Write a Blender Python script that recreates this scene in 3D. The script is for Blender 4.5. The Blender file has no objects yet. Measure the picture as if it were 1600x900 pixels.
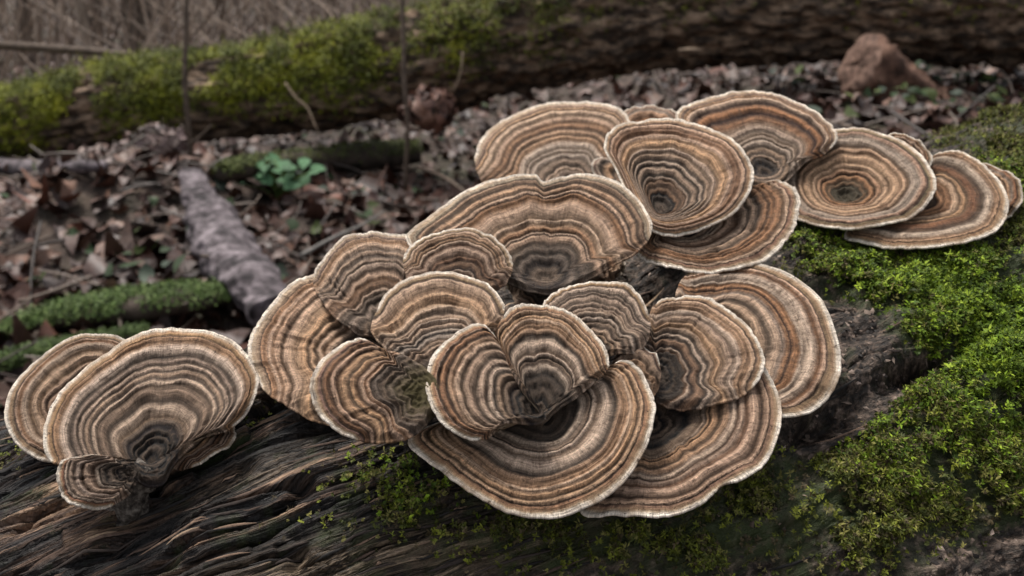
import bpy, math, random
import numpy as np
from mathutils import Vector

# ------------------------------------------------------------------ camera, world, sun
SC = bpy.context.scene
COL = SC.collection
H = 0.58                       # camera height above the low ground on the left (m)
FPX = 1400.0                   # focal length in photograph pixels (1600 wide)
PITCH = math.atan2(500, FPX)
cam_d = bpy.data.cameras.new('camera')
cam = bpy.data.objects.new('camera', cam_d)
COL.objects.link(cam)
cam.location = (0, 0, H)
cam.rotation_euler = (math.pi / 2 - PITCH, 0, 0)
cam_d.sensor_width = 36
cam_d.lens = 36 * FPX / 1600
cam_d.clip_start = 0.01
cam_d.clip_end = 600
cam_d.dof.use_dof = True
cam_d.dof.focus_distance = 0.27
cam_d.dof.aperture_fstop = 18.5
SC.camera = cam

SUN_EL, SUN_AZ = 66.0, 325.0    # azimuth: compass-like, measured from +Y clockwise
w = bpy.data.worlds.new('World')
SC.world = w
w.use_nodes = True
nt = w.node_tree
bg = nt.nodes['Background']
sky = nt.nodes.new('ShaderNodeTexSky')
sky.sky_type = 'NISHITA'
sky.sun_disc = False
sky.sun_elevation = math.radians(SUN_EL)
sky.sun_rotation = math.radians(SUN_AZ)
sky.dust_density = 4.0
hs = nt.nodes.new('ShaderNodeHueSaturation')
hs.inputs['Saturation'].default_value = 0.25     # overcast: nearly neutral sky light
nt.links.new(sky.outputs[0], hs.inputs['Color'])
nt.links.new(hs.outputs[0], bg.inputs['Color'])
bg.inputs['Strength'].default_value = 0.085
sun_d = bpy.data.lights.new('sun', 'SUN')
sun = bpy.data.objects.new('sun', sun_d)
COL.objects.link(sun)
sun_d.energy = 1.5
sun_d.angle = math.radians(14)
sun_d.color = (1.0, 0.95, 0.88)
_az, _el = math.radians(SUN_AZ), math.radians(SUN_EL)
_sd = Vector((math.sin(_az) * math.cos(_el), math.cos(_az) * math.cos(_el), math.sin(_el)))
sun.rotation_euler = _sd.to_track_quat('Z', 'Y').to_euler()
SC.view_settings.view_transform = 'Standard'
SC.view_settings.look = 'None'
SC.view_settings.exposure = 1.42
SC.view_settings.gamma = 1.0

# ------------------------------------------------------------------ helpers
rng = np.random.default_rng(7)
random.seed(5)
CAM = np.array((0, 0, H), float)
FWD = np.array((0, math.cos(PITCH), -math.sin(PITCH)))
UPV = np.array((0, math.sin(PITCH), math.cos(PITCH)))
RGT = np.array((1.0, 0, 0))


def rayd(px, py):
    px = np.asarray(px, float); py = np.asarray(py, float)
    return FWD + ((px - 800) / FPX)[..., None] * RGT + (-(py - 450) / FPX)[..., None] * UPV


def at(px, py, d):
    """World point seen at a photograph pixel, d metres along the view axis."""
    return CAM + rayd(px, py) * np.asarray(d, float)[..., None]


def proj(P):
    q = P - CAM
    d = q @ FWD
    return 800 + FPX * (q @ RGT) / d, 450 - FPX * (q @ UPV) / d, d


def nrm(v):
    v = np.asarray(v, float)
    return v / (np.linalg.norm(v, axis=-1, keepdims=True) + 1e-12)


def _hash(i, j, k, seed):
    h = (i * 374761393 + j * 668265263 + k * 2147483647 + seed * 974634777) & 0xFFFFFFFF
    h = ((h ^ (h >> 13)) * 1274126177) & 0xFFFFFFFF
    h = ((h ^ (h >> 16)) * 2246822519) & 0xFFFFFFFF
    return ((h ^ (h >> 15)) & 0xFFFFFF) / float(0xFFFFFF)


def noise(x, y, z=0.0, seed=0):
    x, y, z = np.broadcast_arrays(np.asarray(x, float), np.asarray(y, float), np.asarray(z, float))
    xi, yi, zi = np.floor(x), np.floor(y), np.floor(z)
    fx, fy, fz = x - xi, y - yi, z - zi
    xi, yi, zi = xi.astype(np.int64), yi.astype(np.int64), zi.astype(np.int64)
    fx, fy, fz = [f * f * f * (f * (f * 6 - 15) + 10) for f in (fx, fy, fz)]
    r = 0
    for a in (0, 1):
        for b in (0, 1):
            for c in (0, 1):
                r = r + _hash(xi + a, yi + b, zi + c, seed) * (fx if a else 1 - fx) * (fy if b else 1 - fy) * (fz if c else 1 - fz)
    return r


def fbm(x, y, z=0.0, o=3, seed=0):
    s, a, t = 0, 1.0, 0
    for i in range(o):
        s = s + a * noise(x * 2 ** i, y * 2 ** i, z * 2 ** i, seed + 17 * i)
        t += a; a *= 0.5
    return s / t


def sstep(a, b, x):
    t = np.clip((x - a) / (b - a), 0, 1)
    return t * t * (3 - 2 * t)


def mesh_obj(name, V, F, mat=None, parent=None, smooth=True, vec=None, col=None, normals=None, kind=None):
    """F: (n,k) int array, k = 3 or 4.  vec: {attribute: (n,3)}; col: (n,3) vertex colours."""
    V = np.ascontiguousarray(V, np.float32); F = np.ascontiguousarray(F, np.int32)
    me = bpy.data.meshes.new(name)
    k = F.shape[1]
    me.vertices.add(len(V)); me.vertices.foreach_set('co', V.ravel())
    me.loops.add(F.size); me.loops.foreach_set('vertex_index', F.ravel())
    me.polygons.add(len(F))
    me.polygons.foreach_set('loop_start', np.arange(0, F.size, k, dtype=np.int32))
    if smooth:
        me.polygons.foreach_set('use_smooth', np.ones(len(F), bool))
    me.update(calc_edges=True)
    for a, v in (vec or {}).items():
        at_ = me.attributes.new(a, 'FLOAT_VECTOR', 'POINT')
        at_.data.foreach_set('vector', np.ascontiguousarray(v, np.float32).ravel())
    if col is not None:
        c = np.ones((len(V), 4), np.float32); c[:, :3] = col
        ca = me.attributes.new('tint', 'FLOAT_COLOR', 'POINT')
        ca.data.foreach_set('color', c.ravel())
    if normals is not None:
        me.normals_split_custom_set_from_vertices(np.ascontiguousarray(normals, np.float32))
    o = bpy.data.objects.new(name, me)
    COL.objects.link(o)
    if mat: me.materials.append(mat)
    if parent is not None: o.parent = parent
    if kind: o['kind'] = kind
    return o


def empty(name, loc, label, cat, group=None):
    o = bpy.data.objects.new(name, None)
    o.empty_display_size = 0.02
    COL.objects.link(o)
    o.location = tuple(float(v) for v in loc)
    o['label'] = label; o['category'] = cat
    if group: o['group'] = group
    return o


def grid_faces(nu, nv, wrap_v=False):
    """quads of a (nu, nv) vertex grid, v fastest."""
    i = np.arange(nu - 1)[:, None]
    j = np.arange(nv if wrap_v else nv - 1)[None, :]
    j2 = (j + 1) % nv
    return np.stack([i * nv + j, i * nv + j2, (i + 1) * nv + j2, (i + 1) * nv + j], -1).reshape(-1, 4)


def spline(P, n, closed=False):
    """Catmull-Rom through P sampled at n points."""
    P = np.asarray(P, float); m = len(P)
    if closed:
        t = np.linspace(0, m, n, endpoint=False)
        i = np.floor(t).astype(int); f = (t - i)[:, None]
        g = lambda k: P[(i + k) % m]
    else:
        t = np.linspace(0, m - 1, n)
        i = np.minimum(np.floor(t).astype(int), m - 2); f = (t - i)[:, None]
        g = lambda k: P[np.clip(i + k, 0, m - 1)]
    a, b, c, d = g(-1), g(0), g(1), g(2)
    return 0.5 * (2 * b + (c - a) * f + (2 * a - 5 * b + 4 * c - d) * f ** 2 + (3 * b - a - 3 * c + d) * f ** 3)


def frames(P):
    T = nrm(np.gradient(P, axis=0))
    ref = np.array((0, 0, 1.0))
    if abs(T[:, 2]).mean() > 0.8: ref = np.array((0, 1.0, 0))
    S = nrm(np.cross(T, ref)); U = np.cross(S, T)
    return T, S, U


def tube_grid(P, R, ns, lump=0.0, lf=20.0, seed=0, flat=1.0):
    """Closed tube: returns verts, quads. lump = relative radius noise."""
    P = np.asarray(P, float); R = np.asarray(R, float)
    T, S, U = frames(P)
    a = np.linspace(0, 2 * math.pi, ns, endpoint=False)
    rad = R[:, None] * np.ones(ns)
    if lump:
        x = (P[:, None, :] + R[:, None, None] * (np.cos(a)[None, :, None] * S[:, None] + np.sin(a)[None, :, None] * U[:, None]))
        rad = rad * (1 + lump * (fbm(x[..., 0] * lf, x[..., 1] * lf, x[..., 2] * lf, 3, seed) - 0.5) * 2)
    V = P[:, None] + rad[..., None] * (np.cos(a)[None, :, None] * S[:, None] + flat * np.sin(a)[None, :, None] * U[:, None])
    F = grid_faces(len(P), ns, True)
    V = V.reshape(-1, 3)
    n = len(V)
    V = np.vstack([V, P[0], P[-1]])
    j = np.arange(ns); j2 = (j + 1) % ns
    c0 = np.stack([np.full(ns, n), j2, j, j], 1); b = (len(P) - 1) * ns
    c1 = np.stack([np.full(ns, n + 1), b + j, b + j2, b + j2], 1)
    return V, F, c0[:, :3], c1[:, :3]


def quads_to_tris(F):
    return np.vstack([F[:, [0, 1, 2]], F[:, [0, 2, 3]]])


def tube(name, P, R, ns, mat, parent=None, lump=0.0, lf=20.0, seed=0, flat=1.0, ends=True, org=(0, 0, 0), **kw):
    V, F, c0, c1 = tube_grid(P, R, ns, lump, lf, seed, flat)
    F = quads_to_tris(F)
    if ends: F = np.vstack([F, c0, c1])
    return mesh_obj(name, V - np.asarray(org), F, mat, parent, **kw)


# ------------------------------------------------------------------ materials
def new_mat(name, rough=0.8, spec=0.3):
    m = bpy.data.materials.new(name); m.use_nodes = True
    b = m.node_tree.nodes['Principled BSDF']
    b.inputs['Roughness'].default_value = rough
    b.inputs['Specular IOR Level'].default_value = spec
    return m, m.node_tree, b


def nd(t, kind, **kw):
    n = t.nodes.new(kind)
    for k, v in kw.items():
        if k in n.inputs: n.inputs[k].default_value = v
        else: setattr(n, k, v)
    return n


def mapping(t, src, scale):
    m = nd(t, 'ShaderNodeMapping'); m.inputs['Scale'].default_value = scale
    t.links.new(src, m.inputs['Vector']); return m.outputs[0]


def noise_n(t, vec, scale, detail=4, rough=0.6):
    n = nd(t, 'ShaderNodeTexNoise'); n.inputs['Scale'].default_value = scale
    n.inputs['Detail'].default_value = detail; n.inputs['Roughness'].default_value = rough
    t.links.new(vec, n.inputs['Vector']); return n.outputs['Fac']


def ramp(t, fac, stops):
    r = nd(t, 'ShaderNodeValToRGB'); e = r.color_ramp.elements
    while len(e) > 1: e.remove(e[-1])
    e[0].position = stops[0][0]; e[0].color = (*stops[0][1], 1)
    for p, c in stops[1:]:
        x = e.new(p); x.color = (*c, 1)
    if fac is not None: t.links.new(fac, r.inputs['Fac'])
    return r.outputs['Color']


def math_n(t, op, a, b=None, c=None):
    m = nd(t, 'ShaderNodeMath', operation=op)
    for i, v in enumerate((a, b, c)):
        if v is None: continue
        if isinstance(v, (int, float)): m.inputs[i].default_value = v
        else: t.links.new(v, m.inputs[i])
    return m.outputs[0]


def mixc(t, fac, a, b, blend='MIX'):
    m = nd(t, 'ShaderNodeMix', data_type='RGBA', blend_type=blend)
    for i, v in ((0, fac), (6, a), (7, b)):
        if isinstance(v, (int, float)): m.inputs[i].default_value = v
        elif isinstance(v, tuple): m.inputs[i].default_value = (*v, 1)
        else: t.links.new(v, m.inputs[i])
    return m.outputs[2]


def bump(t, b, height, strength, dist):
    n = nd(t, 'ShaderNodeBump'); n.inputs['Strength'].default_value = strength; n.inputs['Distance'].default_value = dist
    t.links.new(height, n.inputs['Height']); t.links.new(n.outputs[0], b.inputs['Normal'])


def attr(t, name):
    return nd(t, 'ShaderNodeAttribute', attribute_name=name)


def tint_mat(name, rough, nscale=0.0, spec=0.3, var=0.35, trans=0.0):
    """Colour from the piece's own tint, with a grain on it."""
    m, t, b = new_mat(name, rough, spec)
    c = attr(t, 'tint').outputs['Color']
    if nscale:
        co = nd(t, 'ShaderNodeTexCoord').outputs['Object']
        n = noise_n(t, co, nscale, 4)
        k = ramp(t, n, [(0.3, (1 - var,) * 3), (0.7, (1 + var,) * 3)])
        c = mixc(t, 1.0, c, k, 'MULTIPLY')
        bump(t, b, n, 0.4, 0.3 / nscale)
    t.links.new(c, b.inputs['Base Color'])
    if trans: b.inputs['Subsurface Weight'].default_value = trans; b.inputs['Subsurface Radius'].default_value = (0.002,) * 3
    return m


def solid_mat(name, stops, scale, rough=0.85, bd=0.002, stretch=(1, 1, 1), spec=0.25, bs=0.6):
    m, t, b = new_mat(name, rough, spec)
    co = mapping(t, nd(t, 'ShaderNodeTexCoord').outputs['Object'], stretch)
    n = noise_n(t, co, scale, 6, 0.65)
    t.links.new(ramp(t, n, stops), b.inputs['Base Color'])
    bump(t, b, n, bs, bd)
    return m


M_TINT_LEAF = tint_mat('dry_leaf', 0.55, 60, 0.4)
M_TINT_MOSS = tint_mat('moss_leaf', 0.65, 0, 0.18)
M_FIBRE = tint_mat('wood_fibre', 0.7, 900, 0.25)
M_GREEN = tint_mat('green_leaf', 0.65, 40, 0.12)
M_SOIL = solid_mat('forest_soil', [(0.3, (0.018, 0.013, 0.010)), (0.55, (0.05, 0.036, 0.028)), (0.75, (0.10, 0.075, 0.058))], 14, bd=0.01)
M_TWIG = solid_mat('twig_bark', [(0.3, (0.035, 0.024, 0.018)), (0.7, (0.12, 0.088, 0.065))], 60, bd=0.001)
M_PALE_TWIG = solid_mat('pale_twig', [(0.3, (0.10, 0.072, 0.05)), (0.7, (0.25, 0.185, 0.13))], 60, bd=0.001)
M_GREY_TWIG = solid_mat('grey_branch_bark', [(0.3, (0.06, 0.055, 0.05)), (0.7, (0.2, 0.185, 0.17))], 40, bd=0.002)
M_TREE = solid_mat('tree_bark', [(0.3, (0.05, 0.038, 0.030)), (0.7, (0.17, 0.135, 0.108))], 12, bd=0.006, stretch=(1, 1, 0.3))
M_PALE_TREE = solid_mat('pale_tree_bark', [(0.3, (0.20, 0.16, 0.125)), (0.7, (0.36, 0.29, 0.23))], 12, bd=0.004, stretch=(1, 1, 0.3))

# ------------------------------------------------------------------ the big log the brackets grow on
TL, TR = at(0, 690, 0.36), at(1600, 185, 0.52)        # its upper outline, left and right
AX = nrm(TR - TL)
LEN = np.linalg.norm(TR - TL)


def _perp(T):
    n = nrm(np.cross(AX, nrm(T - CAM)))
    return n if n[2] > 0 else -n


NL, NR_ = _perp(TL), _perp(TR)
RL, RR = 0.165, 0.20
AL, AR = TL - RL * NL, TR - RR * NR_
LAX = nrm(AR - AL); LLEN = np.linalg.norm(AR - AL)
LN = nrm((NL + NR_) / 2 - ((NL + NR_) / 2 @ LAX) * LAX)
LM = np.cross(LAX, LN)
if LM @ (CAM - AL) < 0: LM = -LM


def log_axis(s): return AL + (s * LLEN)[..., None] * LAX


def log_raw(s, phi):
    d = np.cos(phi)[..., None] * LN + np.sin(phi)[..., None] * LM
    R = RL + (RR - RL) * s
    return log_axis(s) + R[..., None] * d, d, R


def blob(px, py, cx, cy, rx, ry, ang=0.0):
    c, s_ = math.cos(math.radians(ang)), math.sin(math.radians(ang))
    x, y = px - cx, py - cy
    u, v = (x * c + y * s_) / rx, (-x * s_ + y * c) / ry
    return np.exp(-(u * u + v * v))


def log_zones(px, py):
    """What covers the log where: moss cover (0..1) and how woody / split it is."""
    moss = (1.3 * blob(px, py, 1545, 560, 150, 150) + 1.2 * blob(px, py, 1480, 745, 170, 120, -15)
            + 0.95 * blob(px, py, 1400, 440, 170, 70, 20) + 0.9 * blob(px, py, 1590, 330, 60, 90)
            + 0.72 * blob(px, py, 1180, 790, 190, 100) + 0.62 * blob(px, py, 930, 850, 260, 60)
            + 0.34 * blob(px, py, 620, 790, 150, 60, -20) + 0.30 * blob(px, py, 80, 750, 110, 30, -20)
            + 0.45 * blob(px, py, 350, 712, 90, 14, -25) + 0.6 * blob(px, py, 1560, 200, 120, 40))
    moss -= 0.9 * blob(px, py, 1335, 560, 75, 70) + 0.9 * blob(px, py, 1440, 575, 90, 26, -25)
    moss -= 0.8 * blob(px, py, 1290, 670, 80, 35, -20) + 0.6 * blob(px, py, 1560, 860, 120, 40, -20)
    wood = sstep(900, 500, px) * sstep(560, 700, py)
    return moss, wood


def log_disp(s, phi, full=False):
    P, d, R = log_raw(s, phi)
    px, py, _ = proj(P)
    front = ((P - CAM) * d).sum(-1) < 0
    u, wv = s * LLEN, R * phi
    moss, wood = log_zones(px, py)
    wood = np.where(front, wood, 0.5); moss = np.where(front, moss, 0.3)
    warp = 0.022 * (fbm(u * 9, wv * 9, 0, 3, 3) - 0.5) + 0.006 * (fbm(u * 30, wv * 30, 0, 2, 9) - .5)
    g = wv + warp
    big = 0.012 * (fbm(u * 7, g * 14, 0, 2, 21) - 0.5)
    n1 = fbm(u * 8, g * 46, 1.5, 3, 31)
    n2 = fbm(u * 14, g * 150, 4.5, 2, 33)
    n3 = fbm(u * 26, g * 330, 7.5, 2, 35)
    strips = (0.0115 * (1 - np.abs(2 * n1 - 1)) - 0.010 * sstep(0.45, 0.30, n1) - 0.0045 * sstep(0.06, 0.0, np.abs(n2 - 0.47)) + 0.0022 * (n2 - .5)
              - 0.0011 * sstep(0.08, 0.0, np.abs(n3 - 0.5)))
    idw = np.floor(g * 170 + 1.6 * fbm(u * 14, g * 40, 8.8, 2, 37)).astype(np.int64)
    idu = np.floor(u * 26 + 9.7 * _hash(idw, idw * 0 + 3, idw * 0 + 1, 5)).astype(np.int64)
    plate = _hash(idw, idu, idw * 0 + 2, 8)
    strips = strips + 0.0026 * (plate - .5)
    fine = 0.0020 * (fbm(u * 34, g * 420, 3.3, 2, 41) - 0.5)
    grit = 0.0060 * (fbm(u * 130, wv * 190, 5, 3, 51) - 0.5)
    rough = 0.016 * (fbm(u * 45, wv * 60, 2, 3, 61) - 0.5)
    k = 0.25 + 0.75 * np.clip(wood, 0, 1)
    h = big + k * (strips + fine) + (1 - k) * (rough + grit)
    h = h - np.where(front, 0.014 * blob(px, py, 1435, 580, 90, 18, -25) + 0.012 * blob(px, py, 1290, 665, 60, 22, -15)
                     + 0.02 * blob(px, py, 1010, 470, 60, 40), 0)
    return (h, u, g, plate) if full else (h, u, g)


def log_surface(s, phi):
    P, d, R = log_raw(s, phi)
    h, u, g = log_disp(s, phi)
    return P + h[..., None] * d, d


def make_log():
    s = np.concatenate([np.linspace(-1.6, -0.30, 26)[:-1], np.linspace(-0.30, 1.18, 760), np.linspace(1.18, 3.6, 40)[1:]])
    ph = np.concatenate([np.linspace(-0.45, 1.75, 900), np.linspace(1.75, 2 * math.pi - 0.45, 60)[1:-1]])
    S, PH = np.meshgrid(s, ph, indexing='ij')
    P, d, R = log_raw(S, PH)
    h, u, g, plate = log_disp(S, PH, True)
    V = (P + h[..., None] * d)
    F = grid_faces(len(s), len(ph), True)
    vv = V.reshape(-1, 3)
    if (np.cross(vv[F[:, 2]] - vv[F[:, 0]], vv[F[:, 3]] - vv[F[:, 1]]) * d.reshape(-1, 3)[F[:, 0]]).sum() < 0: F = F[:, ::-1]
    t = empty('fallen_log', log_axis(np.array(0.5)), 'thick decaying log in the foreground, split dark wood and green moss, carrying the bracket fungi', 'log')
    org = np.array(t.location)
    co = np.stack([u, g, plate], -1).reshape(-1, 3)
    px, py, _ = proj(V)
    moss, wood = log_zones(px, py)
    front = ((P - CAM) * d).sum(-1) < 0
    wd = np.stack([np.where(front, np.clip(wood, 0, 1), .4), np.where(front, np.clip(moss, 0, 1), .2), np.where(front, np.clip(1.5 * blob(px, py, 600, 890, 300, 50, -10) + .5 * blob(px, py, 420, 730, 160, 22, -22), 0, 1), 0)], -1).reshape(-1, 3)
    m, tr, b = new_mat('rotting_wood', 0.58, 0.25)
    gv = attr(tr, 'grain').outputs['Vector']
    zv = nd(tr, 'ShaderNodeSeparateXYZ'); tr.links.new(attr(tr, 'zone').outputs['Vector'], zv.inputs[0])
    g1 = noise_n(tr, mapping(tr, gv, (10, 130, 0)), 1.0, 6, 0.62)
    g2 = noise_n(tr, mapping(tr, gv, (40, 700, 0)), 1.0, 4, 0.6)
    g3 = noise_n(tr, mapping(tr, gv, (6, 14, 0)), 1.0, 4, 0.6)
    grit = noise_n(tr, mapping(tr, gv, (260, 330, 0)), 1.0, 5, 0.65)
    g4 = noise_n(tr, mapping(tr, gv, (26, 330, 0)), 1.0, 4, 0.7)
    mixg = math_n(tr, 'ADD', math_n(tr, 'MULTIPLY', g1, 0.45), math_n(tr, 'ADD', math_n(tr, 'MULTIPLY', g2, 0.2), math_n(tr, 'MULTIPLY', g4, 0.35)))
    mixg = math_n(tr, 'ADD', mixg, math_n(tr, 'MULTIPLY', math_n(tr, 'SUBTRACT', g3, 0.5), 0.45))
    gz = nd(tr, 'ShaderNodeSeparateXYZ'); tr.links.new(gv, gz.inputs[0])
    mixg = math_n(tr, 'ADD', mixg, math_n(tr, 'MULTIPLY', math_n(tr, 'SUBTRACT', gz.outputs[2], 0.5), 0.15))
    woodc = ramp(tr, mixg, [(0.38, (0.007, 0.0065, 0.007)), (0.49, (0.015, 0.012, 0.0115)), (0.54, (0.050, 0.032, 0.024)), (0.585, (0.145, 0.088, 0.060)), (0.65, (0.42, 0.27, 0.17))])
    dryc = ramp(tr, math_n(tr, 'ADD', math_n(tr, 'MULTIPLY', g2, 0.7), math_n(tr, 'MULTIPLY', g1, 0.3)), [(0.36, (0.025, 0.018, 0.013)), (0.5, (0.11, 0.078, 0.05)), (0.62, (0.30, 0.22, 0.15))])
    barkc = ramp(tr, grit, [(0.36, (0.009, 0.007, 0.006)), (0.49, (0.030, 0.022, 0.017)), (0.58, (0.10, 0.071, 0.054)), (0.68, (0.23, 0.17, 0.135))])
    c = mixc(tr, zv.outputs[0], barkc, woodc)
    c = mixc(tr, zv.outputs[2], c, dryc)
    for src, lo in ((g4, .25), (g2, .45)):                      # hairline checks between the fibres
        k = ramp(tr, src, [(.455, (1, 1, 1)), (.49, (lo,) * 3), (.505, (lo,) * 3), (.54, (1, 1, 1))])
        c = mixc(tr, math_n(tr, 'ADD', math_n(tr, 'MULTIPLY', zv.outputs[0], .85), zv.outputs[2]), c, mixc(tr, 1.0, c, k, 'MULTIPLY'))
    mossn = noise_n(tr, mapping(tr, gv, (90, 90, 0)), 1.0, 5, 0.6)
    mf = math_n(tr, 'MULTIPLY', ramp(tr, math_n(tr, 'ADD', mossn, math_n(tr, 'MULTIPLY', zv.outputs[1], 0.35)), [(0.55, (0, 0, 0)), (0.8, (1, 1, 1))]), 0.85)
    c = mixc(tr, mf, c, (0.030, 0.042, 0.012))
    tr.links.new(c, b.inputs['Base Color'])
    bump(tr, b, math_n(tr, 'ADD', math_n(tr, 'MULTIPLY', math_n(tr, 'ADD', g2, g4), math_n(tr, 'ADD', zv.outputs[0], .3)), grit), 1.0, 0.0026)
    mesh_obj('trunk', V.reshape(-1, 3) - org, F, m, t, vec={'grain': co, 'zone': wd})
    for e in (0, len(s) - 1):                       # sawn / broken ends, out of frame
        ring = V[e]; c0 = ring.mean(0)
        n = len(ph); j = np.arange(n)
        mesh_obj('end_face', np.vstack([ring, c0]) - org, np.stack([j, (j + 1) % n, np.full(n, n)], 1), M_TREE, t)
    return t, V


LOG, LOGV = make_log()
LORG = np.array(LOG.location)

# depth of what already stands, on a coarse grid of view cells, so that each cap can be seated just clear of its neighbours
GW, GH, CELL = 460, 285, 4.0
DEPTH = np.full((GH, GW), 9.0)


def cells(P):
    px, py, d = proj(P)
    i = np.round(px / CELL).astype(int) + 30; j = np.round(py / CELL).astype(int) + 30
    ok = (i >= 1) & (i < GW - 1) & (j >= 1) & (j < GH - 1) & (d > 0.05)
    return i, j, d, ok


def stamp(P, grow=1):
    i, j, d, ok = cells(P)
    g = np.full_like(DEPTH, 9.0)
    np.minimum.at(g, (j[ok], i[ok]), d[ok])
    if grow:
        h = g.copy()
        for a in (-1, 0, 1):
            for b in (-1, 0, 1):
                h = np.minimum(h, np.roll(np.roll(g, a, 0), b, 1))
        g = np.where(g > 8, h, g)
    np.minimum(DEPTH, g, out=DEPTH)


stamp(LOGV.reshape(-1, 3))
LOGDEPTH = DEPTH.copy()
DEPTH[:] = 9.0


def log_depth(px, py):
    i = int(round(px / CELL)) + 30; j = int(round(py / CELL)) + 30
    while j < GH - 1 and LOGDEPTH[j, i] > 5: j += 1
    return LOGDEPTH[j, i]


# ------------------------------------------------------------------ bracket fungi
CREAM, TAN, ORANGE = (0.60, 0.51, 0.41), (0.345, 0.255, 0.178), (0.30, 0.19, 0.115)
BROWN, DARK, GREY, LGREY = (0.165, 0.098, 0.063), (0.052, 0.036, 0.028), (0.235, 0.196, 0.16), (0.40, 0.345, 0.29)
SAND, UMBER, CHAR = (0.47, 0.355, 0.245), (0.105, 0.062, 0.040), (0.042, 0.037, 0.034)


def band_list(rs, style, npx, dens=1.0):
    """(position, colour, height) from centre to margin: broad colour zones, each cut into uneven thin rings."""
    outer = {'tan': [TAN, SAND, (0.30, 0.205, 0.135), LGREY, SAND, (0.26, 0.17, 0.105)],
             'grey': [LGREY, (0.25, 0.165, 0.11), SAND, GREY, TAN, (0.30, 0.26, 0.225)],
             'brown': [TAN, (0.24, 0.145, 0.085), LGREY, ORANGE, SAND, (0.19, 0.125, 0.085)],
             'rust': [ORANGE, (0.22, 0.12, 0.066), SAND, TAN, BROWN, (0.36, 0.19, 0.085)]}[style]
    inner = [(0.125, 0.110, 0.094), (0.21, 0.178, 0.145), (0.17, 0.122, 0.086), (0.25, 0.208, 0.166)] if style != 'rust' else [(0.14, 0.10, 0.065), (0.20, 0.125, 0.075), (0.17, 0.13, 0.09)]
    nz = int(np.clip(npx / 24, 4, 7))
    zed = np.cumsum(rs.uniform(.6, 1.4, nz)); zed /= zed[-1]
    order = rs.permutation(6)
    zc = []
    for k in range(nz):
        m = (k + .5) / nz
        if m < 0.25: c = np.array(inner[0]) * (0.5 if style != 'tan' else .85)
        elif m < 0.5 and style != 'rust': c = np.array(inner[rs.integers(len(inner))]) * (1.35 if style == 'tan' else 1.15)
        else: c = np.array(outer[order[k % 6]])
        zc.append(c)
    n = int(np.clip(dens * npx / 5.2, 7, 25)) // 2 * 2 + 1
    wdt = np.exp(rs.normal(0, 0.62, n)); edges = np.cumsum(wdt) / wdt.sum() * 0.925
    pos = np.concatenate([[0], edges])
    out = []
    for k in range(n):
        p = (pos[k] + pos[k + 1]) / 2
        c = zc[int(np.clip(np.searchsorted(zed, p / 0.93), 0, nz - 1))]
        up = k % 2 == 0
        g = rs.choice([rs.uniform(.85, 1.3), rs.uniform(1.3, 2.0), rs.uniform(1.9, 2.6)], p=[.4, .4, .2]) if up else rs.choice([rs.uniform(0.14, 0.35), rs.uniform(0.4, 0.8)], p=[.6, .4])
        tint = np.array((1.0, 1.0, 1.0)) + (rs.uniform(0, .10) * np.array((1, 0.1, -1.1)))
        h = rs.uniform(.25, 1.0) if up else -rs.uniform(.3, 1.0)
        c = c * g * tint * np.array((0.96, 0.825, 0.755))
        if g > 1.5 and p > .3: mx = .28 if style == 'rust' else .5; c = c * (1 - mx) + mx * np.array((0.49, 0.395, 0.315)) * min(1.15, g / 1.8)
        out.append((p, tuple(np.maximum(c * min(1.0, 0.56 / c.max()), 0.014)), h))
    if style in ('pale', 'rust') or dens < .8:                  # a wide whitish outer zone
        out = [(p, tuple(np.array(c) * .45 + np.array(CREAM) * .5 * (1 if h > 0 else .75)) if .76 < p < .86 else c, h) for p, c, h in out]
    sub = {'brown': ORANGE, 'rust': ORANGE, 'grey': (0.33, 0.20, 0.115), 'tan': TAN}[style]
    out += [(0.918, (0.075, 0.047, 0.033), -.5), (0.94, tuple(v * rs.uniform(.75, 1.0) for v in sub), 0.3), (0.958, tuple(v * 1.15 for v in sub), .2), (0.972, SAND, 0.2), (0.984, (0.66, 0.575, 0.475), 0.0), (1.0, (0.74, 0.66, 0.565), 0.0)]
    return out


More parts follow.
